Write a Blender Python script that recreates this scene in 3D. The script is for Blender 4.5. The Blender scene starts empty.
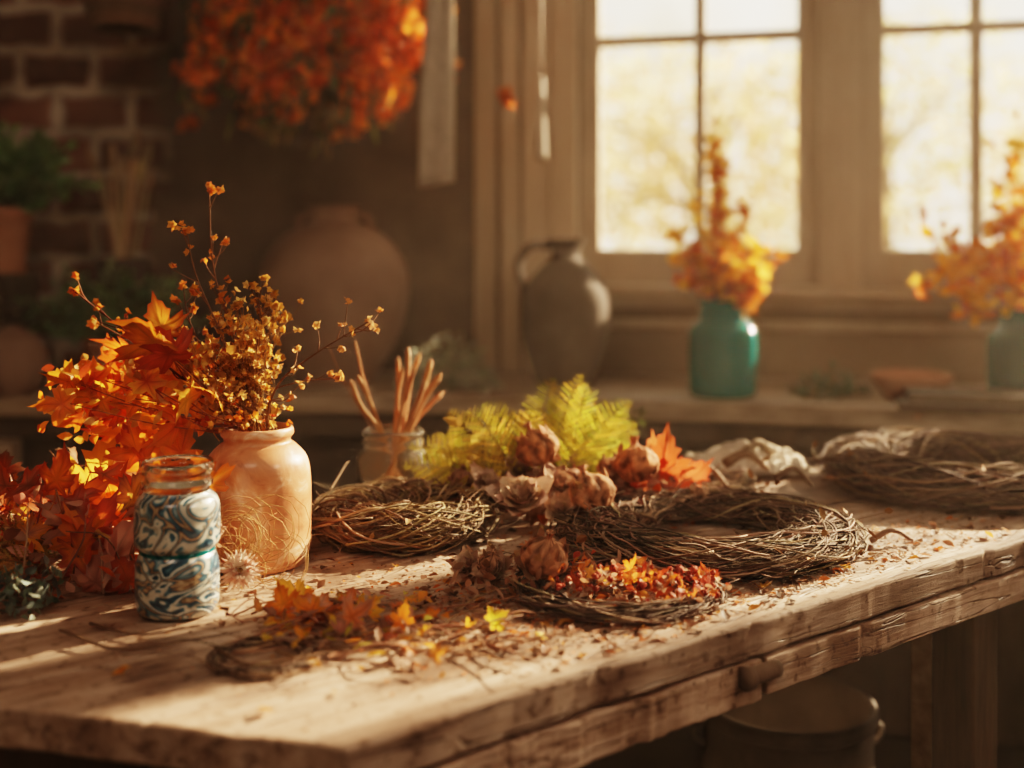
import bpy, math, random
from mathutils import Vector, Matrix, noise, Quaternion
R = random.Random(11)
U = R.uniform
FPX = 1200.0
CAMZ = 1.15
TZ = 0.80   # bench height

def S(px, py, Y):
    return Vector(((px-512)/FPX*Y, Y, CAMZ-(py-240)/FPX*Y))
def T(px, py, h=0.0):
    Y = (CAMZ-TZ-h)*FPX/(py-240)
    return Vector(((px-512)/FPX*Y, Y, TZ+h))
def lerp(a, b, t): return a+(b-a)*t
def cl(a, b, t): return tuple(a[i]+(b[i]-a[i])*t for i in range(3))
def jit(c, k=.15):
    s = 1+U(-k, k)
    return tuple(max(0, x*s*(1+U(-k, k)*.35)) for x in c)
def rv(s=1.0):
    while True:
        v = Vector((U(-1, 1), U(-1, 1), U(-1, 1)))
        if .05 < v.length <= 1: return v.normalized()*s

# ------------------------------------------------------------ mesh builder
class MB:
    def __init__(s): s.v=[]; s.f=[]; s.c=[]; s.m=[]; s.s=[]
    def add(s, vs, fs, col=(.5,.5,.5), mi=0, smooth=True):
        o = len(s.v)
        s.v += [tuple(p) for p in vs]
        if isinstance(col, list): s.c += col
        else: s.c += [col]*len(vs)
        for f in fs:
            s.f.append(tuple(i+o for i in f)); s.m.append(mi); s.s.append(smooth)
    def finish(s, name, mats, parent=None, origin=None, bevel=0, zmin=None):
        if zmin is not None: s.v=[(p[0],p[1],max(p[2],zmin)) for p in s.v]
        if origin is None:
            xs=[p[0] for p in s.v]; ys=[p[1] for p in s.v]; zs=[p[2] for p in s.v]
            origin=((min(xs)+max(xs))/2,(min(ys)+max(ys))/2,min(zs))
        ox,oy,oz=origin
        me=bpy.data.meshes.new(name)
        me.from_pydata([(p[0]-ox,p[1]-oy,p[2]-oz) for p in s.v],[],s.f)
        for m in mats: me.materials.append(m)
        me.polygons.foreach_set('material_index', s.m)
        me.polygons.foreach_set('use_smooth', s.s)
        a=me.color_attributes.new('Col','FLOAT_COLOR','POINT')
        buf=[]
        for c in s.c: buf += [c[0],c[1],c[2],1.0]
        a.data.foreach_set('color', buf)
        me.update()
        ob=bpy.data.objects.new(name, me)
        bpy.context.collection.objects.link(ob)
        ob.location=origin
        if parent is not None:
            ob.parent=parent
            ob.location=Vector(origin)-parent.location
        if bevel:
            b=ob.modifiers.new('bevel','BEVEL'); b.width=bevel; b.segments=2; b.limit_method='ANGLE'
        return ob

def spline(pts, n=8):
    pts=[Vector(p) for p in pts]
    if len(pts)==2: return [pts[0].lerp(pts[1], i/n) for i in range(n+1)]
    out=[]
    P=[pts[0]*2-pts[1]]+pts+[pts[-1]*2-pts[-2]]
    for i in range(1,len(P)-2):
        p0,p1,p2,p3=P[i-1:i+3]
        for k in range(n):
            t=k/n
            out.append(.5*((2*p1)+(p2-p0)*t+(2*p0-5*p1+4*p2-p3)*t*t+(3*p1-p0-3*p2+p3)*t**3))
    out.append(pts[-1]); return out

def tube(mb, pts, r, col, mi=0, n=5, r1=None):
    if r1 is None: r1=r
    N=len(pts); vs=[]; fs=[]; cs=[]
    t=(pts[1]-pts[0]).normalized()
    a=t.orthogonal().normalized()
    for i,p in enumerate(pts):
        t=(pts[min(i+1,N-1)]-pts[max(i-1,0)])
        if t.length<1e-9: t=Vector((0,0,1))
        t.normalize()
        a=(a-t*a.dot(t))
        if a.length<1e-6: a=t.orthogonal()
        a.normalize(); b=t.cross(a)
        rr=lerp(r,r1,i/(N-1))
        for k in range(n):
            an=2*math.pi*k/n
            vs.append(p+a*math.cos(an)*rr+b*math.sin(an)*rr)
    for i in range(N-1):
        for k in range(n):
            k2=(k+1)%n
            fs.append((i*n+k,i*n+k2,(i+1)*n+k2,(i+1)*n+k))
    fs.append(tuple(range(n))[::-1]); fs.append(tuple((N-1)*n+k for k in range(n)))
    mb.add(vs,fs,col,mi)

def lathe(mb, prof, c, col, mi=0, n=48, fn=None, M=None, cfn=None):
    c=Vector(c); vs=[]; fs=[]; cs=[]
    for (r,z) in prof:
        for k in range(n):
            an=2*math.pi*k/n
            rr=r*(fn(an,z) if fn else 1)
            p=Vector((rr*math.cos(an),rr*math.sin(an),z))
            cs.append(cfn(an,z) if cfn else col)
            if M is not None: p=M@p
            vs.append(c+p)
    N=len(prof)
    for i in range(N-1):
        for k in range(n):
            k2=(k+1)%n
            fs.append((i*n+k,i*n+k2,(i+1)*n+k2,(i+1)*n+k))
    if prof[0][0]<.01: fs.append(tuple(range(n))[::-1])
    if prof[-1][0]<.01: fs.append(tuple((N-1)*n+k for k in range(n)))
    mb.add(vs,fs,cs,mi)

def sprof(pts,n=5):
    q=spline([Vector((p[0],p[1],0)) for p in pts],n)
    return [(max(.0004,v.x),v.y) for v in q]

def box(mb, lo, hi, col=(.5,.5,.5), mi=0, M=None, smooth=False):
    x0,y0,z0=lo; x1,y1,z1=hi
    vs=[Vector(p) for p in ((x0,y0,z0),(x1,y0,z0),(x1,y1,z0),(x0,y1,z0),(x0,y0,z1),(x1,y0,z1),(x1,y1,z1),(x0,y1,z1))]
    if M is not None: vs=[M@v for v in vs]
    mb.add(vs,[(0,3,2,1),(4,5,6,7),(0,1,5,4),(1,2,6,5),(2,3,7,6),(3,0,4,7)],col,mi,smooth)

def prism(mb, poly, z0, z1, col=(.5,.5,.5), mi=0):
    n=len(poly)
    vs=[Vector((p[0],p[1],z0)) for p in poly]+[Vector((p[0],p[1],z1)) for p in poly]
    fs=[tuple(range(n))[::-1], tuple(range(n,2*n))]
    for i in range(n):
        j=(i+1)%n; fs.append((i,j,j+n,i+n))
    mb.add(vs,fs,col,mi,False)

def frame(d, nrm):
    d=Vector(d).normalized(); nrm=Vector(nrm)
    x=d.cross(nrm)
    if x.length<1e-4: x=d.orthogonal()
    x.normalize(); z=x.cross(d)
    return x,d,z

MH=[(0,0),(.12,-.06),(.25,-.13),(.36,-.10),(.30,.0),(.30,.08),(.44,.13),(.52,.20),(.66,.30),(.52,.33),(.55,.44),(.40,.42),(.22,.34),(.25,.48),(.32,.58),(.20,.60),(.17,.76),(.06,.80),(0,1.03)]
MO=MH+[(-x,y) for x,y in MH[-2:0:-1]]
VE={3,8,18,18+10,18+15}
def maple(mb,p,d,nrm,size,ca,cb,mi=0,curl=None,stem=True):
    x,y,z=frame(d,nrm); p=Vector(p)
    if curl is None: curl=U(-.9,1.2)
    ph=U(0,6.3); cx,cy=0,.2
    ox=U(.75,1.1); asym=U(-.15,.15)
    vs=[];cs=[]
    def put(a,b,t,k=1.0):
        a=a*ox+asym*b*.5
        h=curl*(a*a*.9+(b-.2)**2*.7)+.06*math.sin(6*a+ph)+.06*math.sin(7*b+ph*2)
        if abs(a)<.02: h-=.02
        vs.append(p+(x*a+y*b+z*h)*size)
        c=cl(ca,cb,t); cs.append(jit((c[0]*k,c[1]*k,c[2]*k),.1))
    put(cx,cy,0,.75)
    n=len(MO)
    for i,(a,b) in enumerate(MO): put(cx+(a-cx)*.5,cy+(b-cy)*.5,.35,.75 if i in VE else 1.1)
    for i,(a,b) in enumerate(MO): put(a+U(-.02,.02),b+U(-.02,.02),1,.8)
    fs=[]
    for i in range(n):
        j=(i+1)%n
        fs.append((0,1+i,1+j)); fs.append((1+i,1+n+i,1+n+j,1+j))
    mb.add(vs,fs,cs,mi)
    if stem:
        tube(mb,spline([p,p-y*size*.25-z*size*.04,p-y*size*.45+z*size*.03],3),size*.014,cl(ca,(.25,.08,.02),.5),mi,4)

def leaf(mb,p,d,nrm,L,W,col,mi=0,fold=.25,bend=None):
    x,y,z=frame(d,nrm); p=Vector(p)
    if bend is None: bend=U(-.35,.35)
    vs=[];cs=[]
    prof=[(0,.04),(.25,.8),(.5,1),(.75,.65),(1,.02)]
    for t,w in prof:
        c=jit(col,.06)
        for s in (-1,0,1):
            vs.append(p+y*L*t+x*W*.5*w*s+z*(abs(s)*w*W*fold+bend*L*t*t)); cs.append(c)
    fs=[]
    for i in range(4):
        o=i*3
        fs+= [(o,o+1,o+4,o+3),(o+1,o+2,o+5,o+4)]
    mb.add(vs,fs,cs,mi)

def blossom(mb,p,r,col,mi=0,k=5,up=None):
    up=(up or rv()).normalized()
    a=up.orthogonal().normalized(); b=up.cross(a)
    for i in range(k):
        an=2*math.pi*i/k+U(-.2,.2)
        d=a*math.cos(an)+b*math.sin(an)+up*U(.2,.9)
        leaf(mb,p,d,up,r,r*.75,jit(col,.2),mi,fold=.2,bend=U(-.2,.4))

def fern(mb,base,d,up,L,W,col,mi=0,droop=.25,n=15):
    d=Vector(d).normalized(); x,y,z=frame(d,up)
    sw=U(-.25,.25)
    pts=[base+y*L*t-Vector((0,0,1))*droop*L*t*t+x*sw*L*t*t for t in [i/10 for i in range(11)]]
    tube(mb,pts,L*.008,cl(col,(.2,.12,.03),.5),mi,4,L*.003)
    for i in range(1,n+1):
        t=(i/(n+1))**.9; f=t*10; k=min(9,int(f)); p=pts[k].lerp(pts[k+1],f-k)
        w=W*(math.sin(math.pi*min(1,.25+t*.75))**.9)*U(.75,1.1)
        tt=(pts[k+1]-pts[k]).normalized()
        for s in (-1,1):
            dd=(x*s+tt*.7+z*U(-.3,.3)).normalized()
            m=7
            cc=jit(cl(col,(.55,.30,.05),U(0,.45)),.35)
            leaf(mb,p,dd,z,w,w*.07,cc,mi,fold=.1,bend=-.1)
            for j in range(1,m):
                q=p+dd*w*(j/m)-z*w*.1*(j/m)**2
                ll=w*.14*(1-.65*j/m)+.0008
                sd=dd.cross(z)
                for s2 in (-1,1):
                    leaf(mb,q,(dd*.8+sd*s2),z+rv(.3),ll,ll*.33,cc,mi,fold=.1,bend=0)

def bulb(mb,c,r,col,mi=0,ribs=9,tilt=None):
    q=Vector((0,0,1)).rotation_difference((tilt or (Vector((0,0,1))+rv(.5))).normalized()).to_matrix()
    pr=sprof([(.0005,-.75*r),(.5*r,-.72*r),(.95*r,-.25*r),(1.0*r,.15*r),(.72*r,.62*r),(.28*r,.85*r),(.12*r,1.05*r),(.20*r,1.3*r),(.0005,1.25*r)],5)
    ph=U(0,6); sd=U(0,50)
    def nz(a,z,s): return noise.noise(Vector((math.cos(a)*s,math.sin(a)*s,z/r*s*.7+sd)))
    def fn(a,z): return 1+.05*math.cos(ribs*a+ph)+.12*nz(a,z,2.2)+.07*nz(a,z,6)
    def cf(a,z):
        k=.8+.9*nz(a,z,3)+.5*nz(a,z,9)+.2*math.cos(ribs*a+ph)
        return tuple(max(.01,x*max(.25,k)) for x in col)
    lathe(mb,pr,c,col,mi,48,fn,q,cf)
    if r>.012:
        for i in range(26):
            a=U(0,6.28); h=U(-.6,.5)*r; rad=r*math.sqrt(max(.05,1-(h/r)**2))
            p=q@Vector((math.cos(a)*rad*.93,math.sin(a)*rad*.93,h)); nn=q@Vector((math.cos(a),math.sin(a),.25))
            leaf(mb,Vector(c)+p,q@Vector((0,0,1))+rv(.35)+nn*.15,nn,r*U(.45,.75),r*U(.3,.5),jit(cl(col,(.18,.08,.04),U(0,.7)),.25),mi,fold=-.15,bend=-.2)

def petals(mb,c,r,n,col,mi=0,up=Vector((0,0,1))):
    up=up.normalized(); a=up.orthogonal().normalized(); b=up.cross(a)
    for i in range(n):
        t=i/n; an=i*2.4
        rr=r*lerp(.45,1.0,t)*U(.88,1.1)
        rad=a*math.cos(an)+b*math.sin(an)
        tan=up.cross(rad)
        vs=[];cs=[]
        g=5; s0=U(0,90)
        c0=jit(col,.18)
        for u in range(g+1):
            for v in range(g+1):
                uu=(u/g-.5)*2; vv=v/g
                w=rr*.55*math.sin(math.pi*min(.92,.15+.75*vv))
                pos=c-up*r*.3+rad*rr*(math.sin(vv*1.3)*(.45+.65*t))+up*rr*(vv*(1.15-.75*t))+tan*uu*w-rad*(uu*uu)*w*.55
                k=noise.noise(Vector((uu*2+s0,vv*2.5,t*9)))
                pos+=rad*rr*.22*max(0,vv-.7)+(rad+up)*k*rr*.22*vv
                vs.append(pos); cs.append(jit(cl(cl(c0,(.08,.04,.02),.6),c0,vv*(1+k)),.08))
        fs=[(x*(g+1)+y,(x+1)*(g+1)+y,(x+1)*(g+1)+y+1,x*(g+1)+y+1) for x in range(g) for y in range(g)]
        mb.add(vs,fs,cs,mi)

# ------------------------------------------------------------ materials
def newmat(name):
    m=bpy.data.materials.new(name); m.use_nodes=True
    nt=m.node_tree; b=nt.nodes['Principled BSDF']; return m,nt,b
def N(nt,t,**k):
    n=nt.nodes.new(t)
    for a,v in k.items():
        if a in n.inputs: n.inputs[a].default_value=v
        else: setattr(n,a,v)
    return n
def ramp(nt,stops):
    r=nt.nodes.new('ShaderNodeValToRGB'); e=r.color_ramp.elements
    while len(e)<len(stops): e.new(.5)
    for i,(p,c) in enumerate(stops):
        e[i].position=p; e[i].color=(c[0],c[1],c[2],1)
    return r
def vcol(name,rough=.7,trans=0,bump=0,spec=.3,bscale=300,bd=.002):
    m,nt,b=newmat(name)
    a=N(nt,'ShaderNodeAttribute'); a.attribute_name='Col'
    nt.links.new(a.outputs['Color'],b.inputs['Base Color'])
    b.inputs['Roughness'].default_value=rough
    b.inputs['Specular IOR Level'].default_value=spec
    if bump:
        no=N(nt,'ShaderNodeTexNoise',Scale=float(bscale),Detail=3.0)
        tc=N(nt,'ShaderNodeTexCoord'); nt.links.new(tc.outputs['Object'],no.inputs['Vector'])
        bp=N(nt,'ShaderNodeBump',Strength=bump,Distance=bd)
        nt.links.new(no.outputs[0],bp.inputs['Height']); nt.links.new(bp.outputs[0],b.inputs['Normal'])
    if trans:
        tr=N(nt,'ShaderNodeBsdfTranslucent'); mx=N(nt,'ShaderNodeMixShader'); mx.inputs[0].default_value=trans
        nt.links.new(a.outputs['Color'],tr.inputs['Color'])
        nt.links.new(b.outputs[0],mx.inputs[1]); nt.links.new(tr.outputs[0],mx.inputs[2])
        nt.links.new(mx.outputs[0],nt.nodes['Material Output'].inputs['Surface'])
    return m
def noisemat(name,stops,scale=5,rough=.7,stretch=(1,1,1),rot=0,bump=.3,bd=.004,detail=6,coat=0,distort=0,spec=.4):
    m,nt,b=newmat(name)
    tc=N(nt,'ShaderNodeTexCoord'); mp=N(nt,'ShaderNodeMapping'); mp.inputs['Scale'].default_value=stretch
    mr=N(nt,'ShaderNodeMapping'); mr.inputs['Rotation'].default_value=(0,0,rot)
    nt.links.new(tc.outputs['Object'],mr.inputs[0]); nt.links.new(mr.outputs[0],mp.inputs[0])
    no=N(nt,'ShaderNodeTexNoise',Scale=float(scale),Detail=float(detail),Distortion=float(distort)); no.inputs['Roughness'].default_value=.65
    nt.links.new(mp.outputs[0],no.inputs['Vector'])
    r=ramp(nt,stops); nt.links.new(no.outputs[0],r.inputs[0]); nt.links.new(r.outputs[0],b.inputs['Base Color'])
    b.inputs['Roughness'].default_value=rough; b.inputs['Coat Weight'].default_value=coat
    b.inputs['Specular IOR Level'].default_value=spec
    if bump:
        bp=N(nt,'ShaderNodeBump',Strength=bump,Distance=bd)
        nt.links.new(no.outputs[0],bp.inputs['Height']); nt.links.new(bp.outputs[0],b.inputs['Normal'])
    return m,nt,b

M_leaf=vcol('leaf_foliage',.55,.5,0,.3)
M_twig=vcol('twig_bark',.75,0,.5,.25)
M_dry=vcol('dried_plant',.8,.12,.8,.2,130,.004)
M_paint=vcol('painted_wood',.6,0,.15,.3,40)

def benchwood(name,gain=1.0,edge=False):
    m,nt,b=newmat(name)
    ang=-math.atan2(.627,.779)
    tc=N(nt,'ShaderNodeTexCoord'); mr=N(nt,'ShaderNodeMapping'); mr.inputs['Rotation'].default_value=(0,0,ang)
    nt.links.new(tc.outputs['Object'],mr.inputs[0])
    ms=N(nt,'ShaderNodeMapping'); ms.inputs['Scale'].default_value=(1.2,16,30 if edge else 16); nt.links.new(mr.outputs[0],ms.inputs[0])
    g=N(nt,'ShaderNodeTexNoise',Scale=4.0,Detail=8.0,Distortion=.6); g.inputs['Roughness'].default_value=.7
    nt.links.new(ms.outputs[0],g.inputs['Vector'])
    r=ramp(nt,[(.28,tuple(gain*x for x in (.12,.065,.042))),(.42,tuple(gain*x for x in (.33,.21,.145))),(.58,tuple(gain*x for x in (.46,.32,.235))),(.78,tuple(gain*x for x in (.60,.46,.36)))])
    nt.links.new(g.outputs[0],r.inputs[0])
    bl=N(nt,'ShaderNodeTexNoise',Scale=9.0,Detail=6.0); nt.links.new(tc.outputs['Object'],bl.inputs['Vector'])
    r2=ramp(nt,[(.36,(.36,.28,.23)),(.52,(1,1,1))]); nt.links.new(bl.outputs[0],r2.inputs[0])
    mx=N(nt,'ShaderNodeMix'); mx.data_type='RGBA'; mx.blend_type='MULTIPLY'; mx.inputs[0].default_value=.85
    nt.links.new(r.outputs[0],mx.inputs[6]); nt.links.new(r2.outputs[0],mx.inputs[7])
    sp=N(nt,'ShaderNodeTexNoise',Scale=90.0,Detail=4.0); nt.links.new(tc.outputs['Object'],sp.inputs['Vector'])
    r3=ramp(nt,[(.33,(.35,.28,.22)),(.42,(1,1,1))]); nt.links.new(sp.outputs[0],r3.inputs[0])
    m2=N(nt,'ShaderNodeMix'); m2.data_type='RGBA'; m2.blend_type='MULTIPLY'; m2.inputs[0].default_value=.8
    nt.links.new(mx.outputs[2],m2.inputs[6]); nt.links.new(r3.outputs[0],m2.inputs[7])
    mk=N(nt,'ShaderNodeMapping'); mk.inputs['Scale'].default_value=(1.0,26,26); nt.links.new(mr.outputs[0],mk.inputs[0])
    ck=N(nt,'ShaderNodeTexNoise',Scale=1.6,Detail=3.0,Distortion=.3); nt.links.new(mk.outputs[0],ck.inputs['Vector'])
    sb=N(nt,'ShaderNodeMath'); sb.operation='SUBTRACT'; sb.inputs[1].default_value=.5; nt.links.new(ck.outputs[0],sb.inputs[0])
    ab=N(nt,'ShaderNodeMath'); ab.operation='ABSOLUTE'; nt.links.new(sb.outputs[0],ab.inputs[0])
    rc=ramp(nt,[(.0,(.22,.15,.1)),(.012,(1,1,1))]); nt.links.new(ab.outputs[0],rc.inputs[0])
    m3=N(nt,'ShaderNodeMix'); m3.data_type='RGBA'; m3.blend_type='MULTIPLY'; m3.inputs[0].default_value=.8
    nt.links.new(m2.outputs[2],m3.inputs[6]); nt.links.new(rc.outputs[0],m3.inputs[7])
    nt.links.new(m3.outputs[2],b.inputs['Base Color'])
    ad=N(nt,'ShaderNodeMath'); ad.operation='ADD'; nt.links.new(g.outputs[0],ad.inputs[0]); nt.links.new(bl.outputs[0],ad.inputs[1])
    a2=N(nt,'ShaderNodeMath'); a2.operation='ADD'; nt.links.new(ad.outputs[0],a2.inputs[0]); nt.links.new(rc.outputs[0],a2.inputs[1])
    bp=N(nt,'ShaderNodeBump',Strength=.65,Distance=.006); nt.links.new(a2.outputs[0],bp.inputs['Height']); nt.links.new(bp.outputs[0],b.inputs['Normal'])
    b.inputs['Roughness'].default_value=.6; b.inputs['Specular IOR Level'].default_value=.35
    return m
M_bench=benchwood('weathered_bench_wood')
M_edge=benchwood('pale_apron_wood',1.4,True)  # bench wood colours scaled paler for the apron boards
M_dark,_,_=noisemat('dark_stained_wood',[(.3,(.03,.018,.01)),(.7,(.10,.06,.035))],6,.6,(1,12,1),0,.3)
M_peg,_,_=noisemat('peg_wood',[(.3,(.09,.05,.03)),(.7,(.18,.11,.07))],30,.7,(1,1,1),0,.4)
M_counter,_,_=noisemat('old_counter_wood',[(.3,(.20,.14,.10)),(.7,(.42,.32,.23))],4,.5,(1,10,10),0,.2)
M_trim,_,_=noisemat('aged_cream_paint',[(.3,(.36,.27,.19)),(.7,(.48,.37,.27))],6,.55,(1,1,.3),0,.2)
M_wall,_,_=noisemat('aged_plaster',[(.3,(.20,.145,.10)),(.7,(.30,.22,.15))],3,.85,(1,1,1),0,.3)
M_floor,_,_=noisemat('floor_boards',[(.3,(.03,.02,.012)),(.7,(.09,.055,.035))],4,.6,(1,10,1),0,.3)
M_ceil,_,_=noisemat('ceiling_plaster',[(.3,(.16,.12,.08)),(.7,(.22,.17,.12))],3,.9)

def brick():
    m,nt,b=newmat('brick_and_plaster')
    tc=N(nt,'ShaderNodeTexCoord'); sx=N(nt,'ShaderNodeSeparateXYZ'); cx=N(nt,'ShaderNodeCombineXYZ')
    nt.links.new(tc.outputs['Object'],sx.inputs[0]); nt.links.new(sx.outputs[0],cx.inputs[0]); nt.links.new(sx.outputs[2],cx.inputs[1])
    wob=N(nt,'ShaderNodeTexNoise',Scale=11.0,Detail=3.0); nt.links.new(tc.outputs['Object'],wob.inputs['Vector'])
    sc=N(nt,'ShaderNodeVectorMath'); sc.operation='SCALE'; sc.inputs['Scale'].default_value=.04
    nt.links.new(wob.outputs['Color'],sc.inputs[0])
    av=N(nt,'ShaderNodeVectorMath'); av.operation='ADD'; nt.links.new(cx.outputs[0],av.inputs[0]); nt.links.new(sc.outputs[0],av.inputs[1])
    br=N(nt,'ShaderNodeTexBrick'); br.inputs['Scale'].default_value=1; br.inputs['Brick Width'].default_value=.20
    br.inputs['Row Height'].default_value=.112; br.inputs['Mortar Size'].default_value=.020; br.inputs['Mortar Smooth'].default_value=.5
    br.inputs['Color1'].default_value=(.30,.13,.085,1); br.inputs['Color2'].default_value=(.17,.085,.06,1); br.inputs['Mortar'].default_value=(.60,.52,.43,1)
    nt.links.new(av.outputs[0],br.inputs['Vector'])
    no=N(nt,'ShaderNodeTexNoise',Scale=9.0,Detail=6.0); nt.links.new(tc.outputs['Object'],no.inputs['Vector'])
    pl=ramp(nt,[(.3,(.10,.07,.048)),(.7,(.16,.11,.075))]); nt.links.new(no.outputs[0],pl.inputs[0])
    st=ramp(nt,[(.35,(.5,.47,.45)),(.6,(1,1,1))]); nt.links.new(no.outputs[0],st.inputs[0])
    mb_=N(nt,'ShaderNodeMix'); mb_.data_type='RGBA'; mb_.blend_type='MULTIPLY'; mb_.inputs[0].default_value=1
    nt.links.new(br.outputs['Color'],mb_.inputs[6]); nt.links.new(st.outputs[0],mb_.inputs[7])
    ma=N(nt,'ShaderNodeMath'); ma.operation='MULTIPLY_ADD'; nt.links.new(no.outputs[0],ma.inputs[0]); ma.inputs[1].default_value=.25
    nt.links.new(sx.outputs[0],ma.inputs[2])
    mr=N(nt,'ShaderNodeMapRange'); mr.inputs[1].default_value=-.86; mr.inputs[2].default_value=-.80
    nt.links.new(ma.outputs[0],mr.inputs[0])
    mx=N(nt,'ShaderNodeMix'); mx.data_type='RGBA'; nt.links.new(mr.outputs[0],mx.inputs[0])
    nt.links.new(mb_.outputs[2],mx.inputs[6]); nt.links.new(pl.outputs[0],mx.inputs[7]); nt.links.new(mx.outputs[2],b.inputs['Base Color'])
    inv=N(nt,'ShaderNodeMath'); inv.operation='SUBTRACT'; inv.inputs[0].default_value=1.0; nt.links.new(mr.outputs[0],inv.inputs[1])
    mm=N(nt,'ShaderNodeMath'); mm.operation='MULTIPLY'; nt.links.new(br.outputs['Fac'],mm.inputs[0]); nt.links.new(inv.outputs[0],mm.inputs[1])
    bp=N(nt,'ShaderNodeBump',Strength=.7,Distance=.01); bp.invert=True
    nt.links.new(mm.outputs[0],bp.inputs['Height']); nt.links.new(bp.outputs[0],b.inputs['Normal'])
    b.inputs['Roughness'].default_value=.9
    return m
M_brick=brick()

M_orange,_,_=noisemat('orange_crackle_glaze',[(.30,(.20,.065,.03)),(.41,(.48,.18,.085)),(.55,(.60,.27,.14)),(.67,(.78,.55,.40))],24,.42,(1,1,1),0,.35,.003,9,.25,.5)
def swirl():
    m,nt,b=newmat('marbled_blue_paint')
    tc=N(nt,'ShaderNodeTexCoord')
    mp=N(nt,'ShaderNodeMapping'); mp.inputs['Scale'].default_value=(.75,.75,1.35); mp.inputs['Rotation'].default_value=(.5,.35,0); nt.links.new(tc.outputs['Object'],mp.inputs[0])
    no=N(nt,'ShaderNodeTexNoise',Scale=17.0,Detail=1.5,Distortion=2.6); nt.links.new(mp.outputs[0],no.inputs['Vector'])
    mu=N(nt,'ShaderNodeMath'); mu.operation='MULTIPLY'; mu.inputs[1].default_value=5.5; nt.links.new(no.outputs[0],mu.inputs[0])
    fr=N(nt,'ShaderNodeMath'); fr.operation='PINGPONG'; fr.inputs[1].default_value=1.0; nt.links.new(mu.outputs[0],fr.inputs[0])
    r=ramp(nt,[(.0,(.018,.04,.065)),(.18,(.04,.11,.16)),(.28,(.10,.22,.25)),(.34,(.56,.53,.44)),(.62,(.50,.46,.37)),(.69,(.12,.23,.27)),(.86,(.02,.06,.10)),(.94,(.28,.16,.08)),(1,(.42,.34,.22))])
    nt.links.new(fr.outputs[0],r.inputs[0])
    n2=N(nt,'ShaderNodeTexNoise',Scale=120.0,Detail=3.0); nt.links.new(tc.outputs['Object'],n2.inputs['Vector'])
    r2=ramp(nt,[(.36,(.35,.33,.3)),(.46,(1,1,1))]); nt.links.new(n2.outputs[0],r2.inputs[0])
    mx=N(nt,'ShaderNodeMix'); mx.data_type='RGBA'; mx.blend_type='MULTIPLY'; mx.inputs[0].default_value=.7
    nt.links.new(r.outputs[0],mx.inputs[6]); nt.links.new(r2.outputs[0],mx.inputs[7])
    nt.links.new(mx.outputs[2],b.inputs['Base Color'])
    b.inputs['Roughness'].default_value=.3; b.inputs['Coat Weight'].default_value=.6; b.inputs['Coat Roughness'].default_value=.08
    bp=N(nt,'ShaderNodeBump',Strength=.35,Distance=.002); nt.links.new(fr.outputs[0],bp.inputs['Height']); nt.links.new(bp.outputs[0],b.inputs['Normal'])
    return m
M_swirl=swirl()
def glass(name,col,rough=.06,tr=.85):
    m,nt,b=newmat(name); b.inputs['Base Color'].default_value=(*col,1); b.inputs['Roughness'].default_value=rough
    b.inputs['Transmission Weight'].default_value=tr; b.inputs['IOR'].default_value=1.35
    return m
M_teal=glass('teal_glass',(.01,.46,.44),.06,.72)
M_teald=glass('deep_teal_glass',(.01,.30,.33),.06,.75)
M_amber=glass('amber_glass',(.98,.90,.78),.02,.96)
M_clear=glass('clear_glass',(.88,.90,.85),.02,1.0)
M_urn,_,_=noisemat('dusty_clay',[(.3,(.20,.12,.085)),(.7,(.31,.20,.15))],7,.75,(1,1,1),0,.3)
M_jug,_,_=noisemat('grey_stoneware',[(.3,(.085,.065,.05)),(.7,(.15,.115,.09))],7,.8,(1,1,1),0,.2,spec=.2)
M_terra,_,_=noisemat('terracotta',[(.3,(.30,.13,.07)),(.7,(.42,.20,.12))],10,.7)
M_cloth,_,_=noisemat('linen_cloth',[(.3,(.42,.34,.26)),(.7,(.58,.49,.39))],40,.9,(1,1,1),0,.3)
M_towel,_,_=noisemat('linen_towel',[(.3,(.38,.31,.24)),(.7,(.50,.42,.33))],40,.9,(1,1,1),0,.3)
M_metal,_,_=noisemat('galvanised_steel',[(.3,(.12,.095,.075)),(.7,(.22,.18,.145))],8,.8,(1,1,1),0,.2)

def pane():
    m,nt,b=newmat('window_pane'); nt.nodes.remove(b)
    t=N(nt,'ShaderNodeBsdfTransparent'); g=N(nt,'ShaderNodeBsdfGlossy'); g.inputs['Roughness'].default_value=.02
    x=N(nt,'ShaderNodeMixShader'); x.inputs[0].default_value=.04
    nt.links.new(t.outputs[0],x.inputs[1]); nt.links.new(g.outputs[0],x.inputs[2]); nt.links.new(x.outputs[0],nt.nodes['Material Output'].inputs['Surface'])
    return m
M_pane=pane()

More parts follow.
